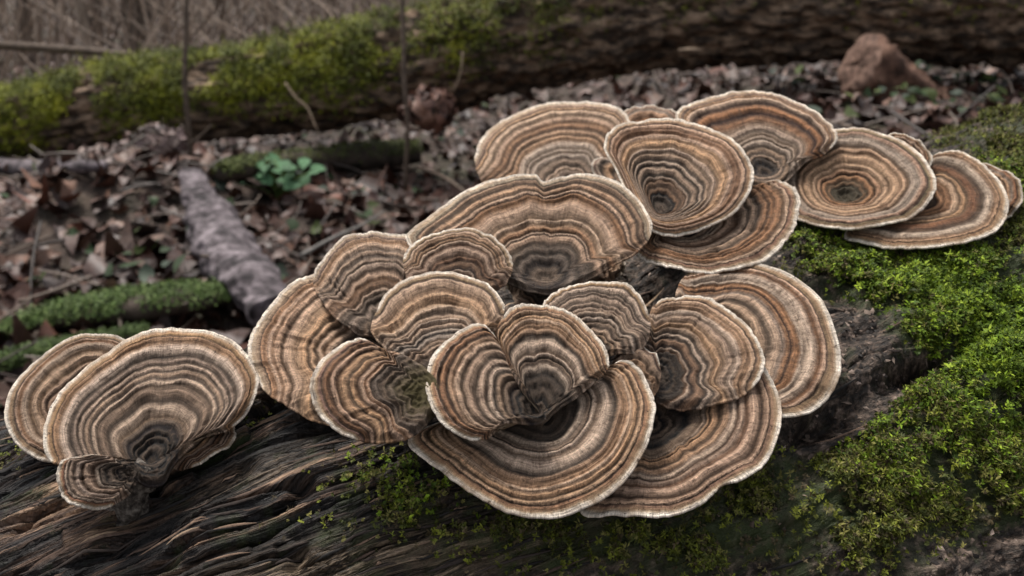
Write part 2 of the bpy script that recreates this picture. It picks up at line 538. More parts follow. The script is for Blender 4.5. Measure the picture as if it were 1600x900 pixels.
def cap_material(bands, seed, centre=None):
    m, t, b = new_mat('bracket_zones', 0.72, 0.25)
    pv = attr(t, 'polar').outputs['Vector']
    z = nd(t, 'ShaderNodeSeparateXYZ'); t.links.new(pv, z.inputs[0])
    off = nd(t, 'ShaderNodeVectorMath', operation='ADD'); off.inputs[1].default_value = (seed * 3.1, seed * 1.7, seed * 0.9)
    t.links.new(pv, off.inputs[0]); ov = off.outputs[0]
    a = noise_n(t, mapping(t, ov, (11, 11, 14)), 1.0, 3, 0.6)
    f = noise_n(t, mapping(t, ov, (38, 38, 34)), 1.0, 3, 0.6)
    rr = math_n(t, 'ADD', z.outputs[2], math_n(t, 'MULTIPLY', math_n(t, 'SUBTRACT', a, 0.5), 0.015))
    rr = math_n(t, 'ADD', rr, math_n(t, 'MULTIPLY', math_n(t, 'SUBTRACT', f, 0.5), 0.024))
    c = ramp(t, rr, [(p, q) for p, q, _ in bands])
    c.node.color_ramp.interpolation = 'EASE'
    # thin secondary zones, radial fibres, blotches
    thin = noise_n(t, mapping(t, ov, (2.2, 2.2, 62)), 1.0, 4, 0.75)
    c = mixc(t, 1.0, c, ramp(t, thin, [(0.32, (0.42, 0.39, 0.37)), (0.5, (1, 1, 1)), (0.68, (1.5, 1.48, 1.45))]), 'MULTIPLY')
    streak = noise_n(t, mapping(t, ov, (20, 20, 9)), 1.0, 4, 0.7)
    c = mixc(t, 1.0, c, ramp(t, streak, [(0.32, (0.62, 0.59, 0.57)), (0.5, (1, 1, 1)), (0.7, (1.3, 1.29, 1.27))]), 'MULTIPLY')
    fib = noise_n(t, mapping(t, ov, (80, 80, 14)), 1.0, 4, 0.65)
    c = mixc(t, 1.0, c, ramp(t, fib, [(0.30, (0.76, 0.74, 0.73)), (0.5, (1, 1, 1)), (0.70, (1.2, 1.19, 1.18))]), 'MULTIPLY')
    blot = noise_n(t, mapping(t, ov, (9, 9, 26)), 1.0, 4, 0.7)
    bf = ramp(t, blot, [(0.55, (0, 0, 0)), (0.66, (0.7,) * 3)])
    edge = ramp(t, z.outputs[2], [(0.93, (1, 1, 1)), (0.985, (0.25,) * 3)])
    c = mixc(t, math_n(t, 'MULTIPLY', bf, edge), c, (0.10, 0.062, 0.042))
    worn = noise_n(t, mapping(t, ov, (3.1, 3.1, 3)), 1.0, 3, 0.6)
    c = mixc(t, math_n(t, 'MULTIPLY', ramp(t, worn, [(0.5, (0, 0, 0)), (0.68, (0.6,) * 3)]), ramp(t, z.outputs[2], [(0.9, (0, 0, 0)), (0.96, (1, 1, 1))])), c, (0.33, 0.215, 0.125))
    spot = noise_n(t, mapping(t, ov, (33, 33, 40)), 1.0, 2, 0.5)
    c = mixc(t, math_n(t, 'MULTIPLY', ramp(t, spot, [(0.66, (0, 0, 0)), (0.71, (0.85,) * 3)]), ramp(t, z.outputs[2], [(0.45, (.3,) * 3), (0.85, (1, 1, 1))])), c, (0.055, 0.034, 0.024))
    grit = noise_n(t, mapping(t, ov, (130, 130, 110)), 1.0, 3, 0.6)
    c = mixc(t, 1.0, c, ramp(t, grit, [(0.30, (0.70, 0.685, 0.67)), (0.5, (1, 1, 1)), (0.70, (1.25, 1.24, 1.23))]), 'MULTIPLY')
    if centre:
        cf = ramp(t, math_n(t, 'ADD', z.outputs[2], math_n(t, 'MULTIPLY', math_n(t, 'SUBTRACT', a, 0.5), 0.3)), [(0.12, (0.8,) * 3), (0.36, (0, 0, 0))])
        c = mixc(t, cf, c, centre)
    t.links.new(c, b.inputs['Base Color'])
    hh = math_n(t, 'ADD', math_n(t, 'MULTIPLY', fib, 0.6), math_n(t, 'ADD', math_n(t, 'MULTIPLY', thin, 0.9), math_n(t, 'MULTIPLY', grit, 0.6)))
    bump(t, b, hh, 0.9, 0.0013)
    return m


M_PORE = solid_mat('pore_surface', [(0.3, (0.12, 0.085, 0.055)), (0.7, (0.30, 0.225, 0.15))], 300, bd=0.0004)


class Cap:
    pass


def cap_shape(c, d0):
    """All of one cap's geometry with its centre d0 metres away."""
    rs = np.random.default_rng(c.seed)
    v = nrm(rayd(np.array(c.focus[0]), np.array(c.focus[1])))
    upi = nrm(UPV - (UPV @ v) * v)
    b, tx = math.radians(c.beta), math.radians(c.tilt)
    N = nrm(-v * math.cos(b) * math.cos(tx) + upi * math.sin(b) + RGT * math.sin(tx))
    Q = at(np.array(c.focus[0]), np.array(c.focus[1]), np.array(d0))

    def hit(px, py, off):
        r = rayd(px, py); q = Q + off * N
        k = ((q - CAM) @ N) / (r @ N)
        return CAM + r * k[..., None]
    out = spline(c.outline, c.nt, True)
    # ragged growing edge
    cen = np.array(c.focus)
    th = np.linspace(0, 2 * math.pi, c.nt, endpoint=False)
    ct, st = np.cos(th), np.sin(th)
    rad = out - cen; L = np.linalg.norm(rad, axis=1, keepdims=True)
    wob = (fbm(ct * 9 + c.seed, st * 9, 0, 3, c.seed) - 0.5) * 3 + (fbm(ct * 22 + c.seed, st * 22, 1, 2, c.seed + 3) - 0.5) * 2.2
    def soften(sig):
        sg = c.nt * sig; m = int(min(sg * 3, c.nt - 1)); o2 = out.copy()
        ker = np.exp(-0.5 * (np.arange(-m, m + 1) / sg) ** 2); ker /= ker.sum()
        for a in (0, 1):
            o2[:, a] = np.convolve(np.concatenate([out[-m:, a], out[:, a], out[:m, a]]), ker, 'valid')
        return o2
    smooth, round_ = soften(0.022), soften(0.05)
    out = out + rad / L * (wob * np.clip(L[:, 0] / 60, .25, 1) * c.ragged)[:, None]
    rim = hit(out[:, 0], out[:, 1], 0.0)
    rim_s = hit(smooth[:, 0], smooth[:, 1], 0.0)
    rim_r = hit(round_[:, 0], round_[:, 1], 0.0)
    D = c.cup
    F3 = hit(np.array([c.focus[0]]), np.array([c.focus[1]]), -D)[0]
    r = np.linspace(0, 1, c.nr) ** 0.9
    Rg, Tg = np.meshgrid(r, th, indexing='ij')
    CT, ST = np.cos(Tg), np.sin(Tg)
    # zones wander a little instead of being exact copies of the outline
    warp = (fbm(CT * 1.6 + c.seed, ST * 1.6, Rg * 2.2, 2, c.seed + 11) - 0.5) * 0.10 + (fbm(CT * 6 + c.seed, ST * 6, Rg * 6, 2, c.seed + 12) - 0.5) * 0.010
    rw = Rg + warp * np.sin(np.pi * np.clip(Rg, 0, 1)) ** 0.7
    bl = sstep(0.72, 1.0, Rg)[..., None]; b2 = sstep(0.3, 0.85, Rg)[..., None]
    P = F3 + ((rim[None] * bl + (rim_s[None] * b2 + rim_r[None] * (1 - b2)) * (1 - bl)) - F3) * Rg[..., None]
    size = np.linalg.norm(rim - F3, axis=1)                     # each direction's reach
    scale = np.median(size)
    if c.cut:                                                   # a split side: the zones run out at the edge
        tt = np.clip(np.linalg.norm(rim_s - F3, axis=1) / np.quantile(size, c.cut), 0, 1)
        rw = rw * (tt + (1 - tt) * sstep(0.62, 0.86, tt))[None]
    q = 1.7
    h = D * ((1 - Rg) - (1 - Rg) ** q)
    bp = np.array([p for p, _, _ in c.bands]); bh = np.array([z for _, _, z in c.bands])
    rip = np.interp(rw, bp, bh)
    rp = np.interp(rw + 0.012, bp, bh)
    amp = c.relief * np.clip(size / scale, 0.25, 1.2)[None] * (0.05 + 1.35 * fbm(CT * 3, ST * 3 + c.seed, Rg * 6, 2, c.seed + 21))
    h = h + amp * (0.7 * rip + 0.3 * rp) * sstep(0.0, 0.08, Rg) * sstep(1.0, 0.93, Rg)
    # gentle waves towards the margin, a few lumps
    und = sum(rs.uniform(.3, 1) * np.sin(k * Tg + rs.uniform(0, 6.3)) / k ** 0.5 for k in (2, 3, 5, 7))
    h = h + c.wave * und * Rg ** 2.5
    h = h + 0.0024 * (fbm(CT * 2.2 * Rg + c.seed, ST * 2.2 * Rg, 0, 3, c.seed + 5) - 0.5) * sstep(0, .3, Rg)
    h = h + 0.0005 * (fbm(CT * 14 * Rg + c.seed, ST * 14 * Rg, 3, 3, c.seed + 6) - 0.5) * sstep(0, .2, Rg)
    rb = fbm(CT * 5 + c.seed, ST * 5, Rg * 1.5, 2, c.seed + 7)         # radial folds
    h = h - 0.0012 * sstep(0.40, 0.10, rb) * sstep(.35, .8, Rg) * c.folds * 0.6
    h = h - c.curl * sstep(0.80, 1.0, Rg) ** 2
    P = P + h[..., None] * N
    return dict(P=P, N=N, F3=F3, rw=rw, CT=CT, ST=ST, Rg=Rg, r=r, th=th, scale=scale)


ALL_CAPS = []


def place_cap(c):
    d0 = log_depth(*c.focus) - c.lift
    moved = 0
    for it in range(3):
        g = cap_shape(c, d0)
        P = g['P'][int(c.nr * 0.06):].reshape(-1, 3)
        i, j, d, ok = cells(P)
        lim = np.minimum(DEPTH[j[ok], i[ok]] - c.gap, LOGDEPTH[j[ok], i[ok]] - 0.0075)
        over = (d[ok] - lim)
        sh = np.quantile(over, c.q) if len(over) else 0
        if sh <= 0.0002: break
        d0 -= sh * 1.02; moved += sh
    g = cap_shape(c, d0)
    stamp(g['P'].reshape(-1, 3) )
    c.g = g; c.d0 = d0; c.moved = moved
    ALL_CAPS.append(c)
    return c


def vnormals(P):
    """vertex normals of a (nr, nt) polar grid, wrapped in t."""
    dr = np.gradient(P, axis=0); dt = np.roll(P, -1, 1) - np.roll(P, 1, 1)
    n = nrm(np.cross(dr, dt))
    return n


def facing(V, F, N):
    """Quads wound so that on average they face N."""
    fn = np.cross(V[F[:, 2]] - V[F[:, 0]], V[F[:, 3]] - V[F[:, 1]])
    return F[:, ::-1] if (fn @ N).sum() < 0 else F


def build_cap(c, parent, org, body='cap'):
    g = c.g; P, N = g['P'], g['N']
    nr, nt_ = P.shape[:2]
    nrmls = vnormals(P)
    flip = (nrmls @ N).mean() < 0
    if flip: nrmls = -nrmls
    nrmls[0] = nrm(nrmls[1].mean(0))
    pol = np.stack([g['CT'], g['ST'], g['rw']], -1)
    k = int(np.searchsorted(g['r'], 0.962))
    mat = cap_material(c.bands, c.seed % 37 + 1, c.centre)
    F = facing(P[:k + 1].reshape(-1, 3), grid_faces(k + 1, nt_, True), N)
    o = mesh_obj(body, P[:k + 1].reshape(-1, 3) - org, F, mat, parent, vec={'polar': pol[:k + 1].reshape(-1, 3)}, normals=nrmls[:k + 1].reshape(-1, 3))
    host = o if body == 'lobe' else parent
    # the rolled pale margin with real thickness
    th = 0.0010 if g['scale'] > 0.02 else 0.0008
    tang = nrm(np.roll(P[-1], -1, 0) - np.roll(P[-1], 1, 0))
    outd = np.cross(tang, N)
    if ((P[-1] - P[-4]) * outd).sum() < 0: outd = -outd
    rows, rn, rp = [], [], []
    for i in range(k, nr): rows.append(P[i]); rn.append(nrmls[i]); rp.append(pol[i])
    for a in (0.5, 1.0, 1.6, 2.1, 2.6, 3.14):
        rows.append(P[-1] + outd * (th / 2) * math.sin(a) - N * (th / 2) * (1 - math.cos(a)))
        rn.append(nrm(outd * math.sin(a) + N * math.cos(a))); rp.append(pol[-1])
    inn = int(np.searchsorted(g['r'], 0.93))
    rows.append(P[inn] - N * th * 1.25); rn.append(np.repeat(-N[None], nt_, 0)); rp.append(pol[-1])
    R = np.stack(rows)
    Fm = grid_faces(len(rows), nt_, True)
    kf = (nr - k - 1) * nt_                                    # wind by the top rows, which face N
    if (facing(R.reshape(-1, 3), Fm[:kf], N) != Fm[:kf]).any(): Fm = Fm[:, ::-1]
    mesh_obj('margin', R.reshape(-1, 3) - org, Fm, mat, host, vec={'polar': np.stack(rp).reshape(-1, 3)}, normals=np.stack(rn).reshape(-1, 3))
    # underside, thickening to a short foot that enters the log
    idx = np.unique(np.linspace(1, nr - 2, 16).astype(int))[::-1]
    foot = c.foot
    low = []
    for i in idx:
        r = g['r'][i]
        t = th * 1.2 + 0.004 * (1 - r) ** 1.5
        pull = np.clip(1 - r / 0.55, 0, 1) ** 0.8
        q = P[i] - N * t
        tgt = foot + (P[-1] - g['F3']) * 0.26
        low.append(q * (1 - pull) + tgt * pull)
    low = np.stack(low)
    mesh_obj('pore_surface', low.reshape(-1, 3) - org, facing(low.reshape(-1, 3), grid_faces(len(idx), nt_, True), -N), M_PORE, host)
    return o


_seed = [100]


def cap(focus, outline, style='brown', beta=40, tilt=0, cup=0.006, lift=0.004, relief=0.00085, wave=0.0012, curl=0.0015, ragged=1.0, folds=1.0, centre=None, seed=None, cut=0.8, gap=0.002, q=0.985, dens=1.0, bseed=None):
    c = Cap()
    _seed[0] += 7
    c.seed = seed or _seed[0]
    c.focus = focus; c.outline = np.array(outline, float)
    # smooth the traced outline's corners a little, keep its direction consistent
    reach = np.linalg.norm(c.outline - np.array(focus), axis=1)
    c.npx = np.quantile(reach, 0.85)
    c.nt = int(np.clip(c.npx * 1.5, 90, 260)); c.nr = int(np.clip(c.npx * 0.62, 28, 130))
    c.style, c.beta, c.tilt, c.cup, c.lift, c.relief, c.wave, c.curl, c.ragged, c.folds, c.centre, c.cut, c.gap, c.q = style, beta, tilt, cup, lift, relief, wave, curl, ragged, folds, centre, cut, gap, q
    c.bands = band_list(np.random.default_rng(bseed or c.seed + 5), style, c.npx, dens)
    place_cap(c)
    # where its foot meets the wood: straight back behind the cap's centre, sunk a few millimetres
    F3 = c.g['F3']
    i = int(round(focus[0] / CELL)) + 30; jj = int(round((focus[1] - 6) / CELL)) + 30
    if LOGDEPTH[jj, i] < 5:
        c.foot = at(np.array(float(focus[0])), np.array(float(focus[1] - 6)), np.array(LOGDEPTH[jj, i] + 0.005))
    else:                                                     # its base hides beyond the crest of the log
        while LOGDEPTH[jj, i] > 5: jj += 1
        c.foot = at(np.array(float(focus[0])), np.array((jj - 30) * CELL + 2.0), np.array(LOGDEPTH[jj, i] + 0.012))
    return c


GRP = 'bracket fungi growing on the log'


def fungus(label, *caps):
    org = caps[-1].foot
    t = empty('bracket_fungus', org, label, 'fungus', GRP)
    for c in caps:
        build_cap(c, t, org, 'lobe' if len(caps) > 1 else 'cap')
    return t


# -- right-hand group, back to front
c = cap((1515, 310), [(1530, 254), (1562, 258), (1590, 276), (1598, 300), (1590, 322), (1570, 334), (1530, 345), (1495, 325), (1500, 280)], 'rust', beta=42, cup=0.003)
fungus('small tan sliver of a cap at the far right, behind the outermost big one', c)
c = cap((1430, 318), [(1435, 250), (1470, 235), (1508, 238), (1545, 260), (1570, 292), (1573, 325), (1545, 362), (1480, 381), (1400, 382), (1345, 374), (1320, 362), (1350, 330), (1390, 280)], 'rust', beta=50, cup=0.006, wave=0.0008, cut=0, dens=.7)
fungus('wide shallow rust and cream banded cap, rightmost of the big ones, above the moss', c)
c = cap((1390, 260), [(1390, 208), (1420, 208), (1440, 220), (1454, 236), (1450, 260), (1400, 285), (1370, 260)], 'tan', beta=42, cup=0.002)
fungus('thin pale cap edge peeping out behind the round funnel cap on the right', c)
c = cap((1320, 312), [(1216, 262), (1226, 240), (1262, 215), (1310, 200), (1352, 198), (1398, 210), (1440, 238), (1459, 270), (1458, 300), (1432, 328), (1385, 347), (1330, 356), (1275, 347), (1236, 328), (1218, 296)], 'rust', beta=42, cup=0.007, relief=0.001, seed=333, cut=0, centre=(0.09, 0.074, 0.046), dens=.7)
fungus('round funnel shaped cap with rusty rings and a dark hollow centre, upper right', c)
# -- top row
c = cap((1015, 215), [(968, 180), (985, 166), (1012, 160), (1040, 164), (1060, 180), (1070, 205), (1040, 235), (990, 230), (965, 205)], 'rust', beta=42, cup=0.002)
fungus('small rounded cap showing only its rim between the two top caps', c)
c = cap((892, 300), [(748, 270), (744, 240), (757, 208), (795, 177), (850, 158), (905, 154), (950, 160), (978, 178), (986, 205), (965, 250), (930, 290), (880, 300), (820, 296), (765, 285)], 'tan', beta=44, cup=0.003)
fungus('broad pale tan cap at the top left of the cluster, seen against the forest floor', c)
c = cap((1196, 276), [(1056, 176), (1078, 158), (1120, 143), (1172, 138), (1225, 146), (1272, 166), (1302, 195), (1306, 216), (1285, 236), (1262, 246), (1240, 262), (1222, 280), (1190, 285), (1120, 270), (1075, 225)], 'brown', beta=44, cup=0.006, cut=.5)
fungus('largest cap of the top row, cream rimmed and highest in the picture', c)
# -- lower right back
c = cap((1075, 552), [(1062, 440), (1085, 420), (1130, 408), (1185, 407), (1240, 425), (1285, 468), (1310, 525), (1314, 570), (1298, 612), (1262, 640), (1218, 648), (1160, 640), (1090, 620), (1060, 560), (1055, 490)], 'brown', beta=32, tilt=4, cup=0.006, wave=0.001, ragged=0.6, cut=.5, dens=.6)
fungus('big smooth cap with a wide white outer band, leaning right against mossy bark', c)
c = cap((1060, 362), [(1200, 280), (1225, 282), (1245, 300), (1247, 328), (1232, 362), (1200, 393), (1155, 413), (1105, 419), (1050, 413), (1010, 400), (996, 388), (1015, 360), (1060, 330), (1140, 300)], 'brown', beta=48, cup=0.007, ragged=1.5, cut=.2)
fungus('bowl shaped cap with crinkled cream edge, tucked under the round dark centred one', c)
c = cap((985, 285), [(925, 256), (940, 245), (960, 247), (985, 262), (1005, 285), (1000, 310), (975, 310), (945, 285)], 'tan', beta=42, cup=0.002)
fungus('small folded lobe wedged left of the round dark centred cap', c)
c = cap((1030, 332), [(946, 228), (952, 205), (980, 189), (1020, 181), (1062, 181), (1108, 191), (1148, 216), (1172, 250), (1176, 280), (1160, 312), (1125, 341), (1080, 357), (1035, 359), (1008, 350), (990, 320), (968, 270)], 'grey', beta=40, cup=0.0065, relief=0.001, seed=212, cut=0)
fungus('round cap with charcoal grey hollow centre and cream rim, upper middle', c)
# -- central big cap
c = cap((925, 420), [(960, 400), (976, 406), (974, 422), (955, 432), (915, 440), (890, 425)], 'tan', beta=35, cup=0.001)
fungus('little loose flap at the lower right edge of the wide central cap', c)
c = cap((845, 452), [(800, 452), (778, 428), (790, 416), (830, 440), (862, 462), (850, 482), (812, 486)], 'tan', beta=30, cup=0.001, relief=.0006)
fungus('twisted pale stub in the hollow below the wide central cap', c)
c = cap((852, 438), [(635, 366), (660, 342), (700, 312), (750, 282), (790, 272), (830, 271), (850, 283), (880, 270), (912, 262), (955, 274), (992, 302), (1015, 335), (1016, 362), (995, 390), (965, 408), (920, 430), (870, 452), (830, 450), (770, 430), (680, 410)], 'tan', beta=38, cup=0.005, relief=0.001, folds=.7)
fungus('widest tan cap in the centre, nicked at its back edge, dark knob at its base', c)
# -- lower right front
c = cap((1015, 665), [(1180, 572), (1205, 590), (1220, 620), (1218, 665), (1198, 712), (1160, 744), (1128, 754), (1108, 775), (1070, 793), (1010, 803), (955, 800), (910, 792), (905, 740), (950, 660), (1010, 610), (1100, 590)], 'brown', beta=36, tilt=3, cup=0.006, ragged=0.7)
fungus('two lobed cap at the lower right, half in shadow under its neighbours', c)
c = cap((1022, 592), [(1012, 500), (1025, 474), (1050, 462), (1082, 457), (1120, 464), (1158, 490), (1185, 530), (1194, 562), (1183, 592), (1150, 616), (1100, 630), (1055, 630), (1018, 618), (1005, 585), (1006, 540)], 'grey', beta=36, tilt=4, cup=0.003, relief=.001, ragged=1.2)
fungus('grey ringed cap with scalloped top edge, overlapping the big smooth white banded cap', c)
# -- left of centre
c6 = cap((612, 575), [(505, 425), (460, 440), (425, 468), (395, 505), (386, 540), (395, 572), (415, 608), (455, 636), (500, 652), (560, 655), (620, 620), (630, 560), (590, 500), (545, 440)], 'tan', beta=36, tilt=-4, cup=0.002, folds=2.2, ragged=1.2)
c7 = cap((604, 520), [(490, 430), (503, 402), (530, 376), (566, 361), (605, 358), (640, 368), (668, 400), (670, 450), (640, 510), (585, 525), (530, 500), (505, 465)], 'tan', beta=36, tilt=-3, cup=0.001, folds=2, gap=.0006, q=.95)
fungus('crumpled tan double cap on the left of the cluster, its two lobes folded together', c6, c7)
c = cap((714, 458), [(632, 398), (648, 376), (680, 361), (720, 355), (762, 362), (790, 382), (800, 405), (795, 428), (780, 445), (740, 462), (690, 460), (645, 440)], 'brown', beta=40, cup=0.001)
fungus('small half round cap in front of the wide central tan cap', c)
c = cap((690, 582), [(582, 512), (590, 482), (605, 455), (640, 432), (690, 420), (735, 424), (770, 445), (786, 472), (782, 498), (768, 515), (740, 560), (710, 590), (660, 590), (625, 565), (600, 535)], 'brown', beta=36, cup=0.001, relief=.001)
fungus('domed cap with a split lower left side, between the folded double cap and front rosette', c)
c = cap((662, 612), [(566, 521), (540, 528), (508, 553), (488, 590), (491, 625), (512, 655), (548, 676), (592, 684), (635, 680), (664, 662), (668, 652), (684, 634), (684, 596), (640, 556), (598, 540)], 'brown', beta=32, tilt=7, cup=0.001, centre=(0.105, 0.085, 0.028), relief=.001)
fungus('crescent cap with an olive stained centre, lowest on the left side of the cluster', c)
# -- front
c = cap((985, 600), [(965, 552), (985, 540), (1005, 538), (1024, 555), (1031, 582), (1024, 606), (1000, 630), (970, 620), (955, 585)], 'tan', beta=34, cup=0.001)
fungus('small plain tan tongue between front rosette and grey ringed cap', c)
c = cap((925, 548), [(850, 466), (872, 450), (905, 436), (942, 433), (975, 442), (1002, 464), (1015, 496), (1010, 524), (985, 544), (955, 550), (920, 560), (880, 540), (858, 500)], 'grey', beta=38, cup=0.001)
fungus('small grey and orange banded cap above the front rosette', c)
ROS = (843, 646)
cc = cap(ROS, [(944, 588), (952, 572), (978, 559), (1002, 572), (1020, 610), (1022, 645), (1010, 692), (978, 742), (932, 780), (872, 802), (812, 798), (755, 776), (708, 745), (690, 728), (662, 712), (640, 690), (645, 672), (690, 655), (760, 640), (800, 618), (843, 600), (890, 600)], 'grey', beta=31, cup=0.004, relief=.0010, ragged=.8, seed=414, cut=.6, bseed=901)
cb = cap(ROS, [(770, 512), (790, 490), (818, 473), (852, 470), (890, 482), (922, 508), (945, 545), (949, 572), (925, 592), (888, 622), (852, 654), (836, 654), (815, 610), (792, 562)], 'grey', beta=31, cup=0.004, relief=.0010, seed=515, gap=.0002, q=.93, cut=.6, bseed=901)
ca = cap(ROS, [(768, 513), (748, 503), (715, 511), (685, 540), (668, 580), (670, 618), (688, 652), (715, 672), (745, 678), (767, 670), (780, 660), (815, 656), (848, 655), (846, 638), (812, 600), (784, 545)], 'grey', beta=31, cup=0.004, relief=.0010, seed=616, gap=.0004, q=.97, cut=.5, bseed=902)
fungus('big three lobed rosette at the front, dark grey centre with radial splits', cc, cb, ca)
# -- the separate fan at far left
c = cap((150, 640), [(186, 526), (160, 519), (120, 524), (70, 548), (28, 588), (8, 635), (20, 678), (48, 706), (80, 717), (120, 700), (200, 680), (230, 600), (215, 545)], 'brown', beta=30, tilt=-3, cup=0.004, ragged=.7, cut=.5, dens=.6)
fungus('pale cream ringed cap at the far left, half hidden behind the big fan', c)
c4 = cap((268, 700), [(330, 650), (366, 665), (362, 685), (340, 705), (305, 720), (272, 724), (255, 712), (270, 680)], 'brown', beta=32, cup=0.002, cut=.5)
c2 = cap((237, 724), [(75, 705), (70, 665), (84, 625), (115, 585), (165, 545), (215, 518), (268, 509), (325, 513), (370, 532), (398, 570), (402, 600), (388, 635), (355, 664), (310, 680), (272, 718), (252, 748), (220, 748), (200, 722), (150, 712), (105, 722)], 'grey', beta=32, cup=0.003, relief=.001, folds=.8, seed=717, cut=.5)
c3 = cap((208, 738), [(90, 740), (98, 718), (135, 713), (180, 711), (212, 722), (214, 745), (195, 772), (160, 788), (125, 787), (100, 770)], 'grey', beta=28, cup=0.001, cut=.5)
fan = fungus('large separate fan at the far left on a grey stalk, with two small lower lobes', c4, c2, c3)
_b = at(np.array(196.), np.array(800.), np.array(log_depth(196, 800) + .004)); _a = c2.g['F3']
_p = spline([_a * .98 + _b * .02 - FWD * .0006, _a * .7 + _b * .3 - FWD * .0025, _a * .35 + _b * .65 - FWD * .003, _b], 24)
tube('stalk', _p, np.linspace(.0034, .0052, 24), 24, solid_mat('grey_stalk', [(.36, (.02, .016, .013)), (.5, (.08, .066, .055)), (.64, (.19, .165, .14))], 520, bd=.003), fan, .6, 330, 5, org=np.array(fan.location))
for c in ALL_CAPS:
    print('cap', c.focus, 'depth %.3f moved %.3f' % (c.d0, c.moved))

# ------------------------------------------------------------------ the forest floor
def ground_z(x, y):
    x, y = np.asarray(x, float), np.asarray(y, float)
    z = 0.27 * sstep(-0.15, 0.85, x) * sstep(0.7, 1.9, y)
    z = z - 0.10 * sstep(0.2, 0.9, x) * sstep(2.8, 5.0, y)
    z = z + 0.02 * np.maximum(y - 7, 0) ** 1.15 + 0.004 * np.abs(x) * sstep(4, 12, np.abs(x))
    z = z + 0.09 * (fbm(x * 1.6, y * 1.6, 0, 3, 71) - 0.5) + 0.035 * (fbm(x * 8, y * 8, 0, 2, 72) - 0.5)
    z = z + 0.17 * np.exp(-((x + 0.92) ** 2 / .09 + (y - 2.12) ** 2 / .16))            # leaf mound
    return z


def make_ground():
    a = np.sinh(np.linspace(-5.2, 5.2, 320)) / math.sinh(5.2)
    xs = a * 220
    ys = np.concatenate([-np.sinh(np.linspace(4, 0.15, 30)) / math.sinh(4) * 160, np.linspace(-1.0, 7, 260), 7 + np.sinh(np.linspace(0.1, 5, 90)) / math.sinh(5) * 260])
    ys = np.unique(ys)
    X, Y = np.meshgrid(xs, ys, indexing='ij')
    V = np.stack([X, Y, ground_z(X, Y)], -1).reshape(-1, 3)
    F = grid_faces(len(xs), len(ys))[:, ::-1]
    m, t, b = new_mat('leafy_ground', 0.85, 0.2)
    co = nd(t, 'ShaderNodeTexCoord').outputs['Object']
    n1 = noise_n(t, co, 30, 6, 0.7); n2 = noise_n(t, co, 2.5, 4, 0.6)
    c = ramp(t, n1, [(0.3, (0.014, 0.010, 0.008)), (0.5, (0.05, 0.036, 0.029)), (0.68, (0.12, 0.085, 0.066)), (0.8, (0.2, 0.145, 0.11))])
    c = mixc(t, ramp(t, n2, [(0.5, (0, 0, 0)), (0.75, (0.5,) * 3)]), c, (0.035, 0.05, 0.018))
    t.links.new(c, b.inputs['Base Color']); bump(t, b, n1, 0.8, 0.02)
    mesh_obj('ground', V, F, m, kind='structure')


make_ground()


def ground_hit(px, py):
    """Where the view through a photograph pixel meets the forest floor."""
    r = rayd(np.array(px, float), np.array(py, float)); k = 0.7
    for _ in range(400):
        p = CAM + r * k
        if p[2] < ground_z(p[0], p[1]): break
        k += 0.012
    return CAM + r * k, k


LEAF_COL = np.array((0.43, 0.305, 0.27)) * np.array([(0.11, 0.072, 0.056), (0.17, 0.112, 0.086), (0.20, 0.15, 0.125), (0.075, 0.05, 0.042), (0.14, 0.105, 0.098), (0.24, 0.165, 0.115), (0.19, 0.10, 0.065), (0.29, 0.23, 0.18)])


def leaves(C, L, up, rs, curl=0.5, green=False):
    """Curled oval leaves: centres C (n,3), lengths L, up-normals.  Returns verts, quads, tints."""
    n = len(C)
    a = rs.normal(size=(n, 3)); T = nrm(a - (a * up).sum(1, keepdims=True) * up)
    S = np.cross(up, T)
    u = np.array([-0.5, -0.22, 0.12, 0.5]); wd = np.array([0.06, 0.30, 0.27, 0.03])
    cv = rs.normal(0, curl, n); fold = rs.uniform(-0.2, 0.5, n); tw = rs.normal(0, curl * .6, n)
    V = np.zeros((n, 4, 3, 3))
    for i in range(4):
        for j, sgn in enumerate((-1, 0, 1)):
            x = u[i] * L; y = sgn * wd[i] * L * rs.uniform(.8, 1.2, n)
            z = cv * L * (u[i] ** 2 * 2 - .2) + fold * abs(sgn) * wd[i] * L + tw * u[i] * sgn * wd[i] * L * 3
            V[:, i, j] = C + x[:, None] * T + y[:, None] * S + z[:, None] * up
    F = (np.arange(n)[:, None, None] * 12 + grid_faces(4, 3)[None]).reshape(-1, 4)
    return V.reshape(-1, 3), F


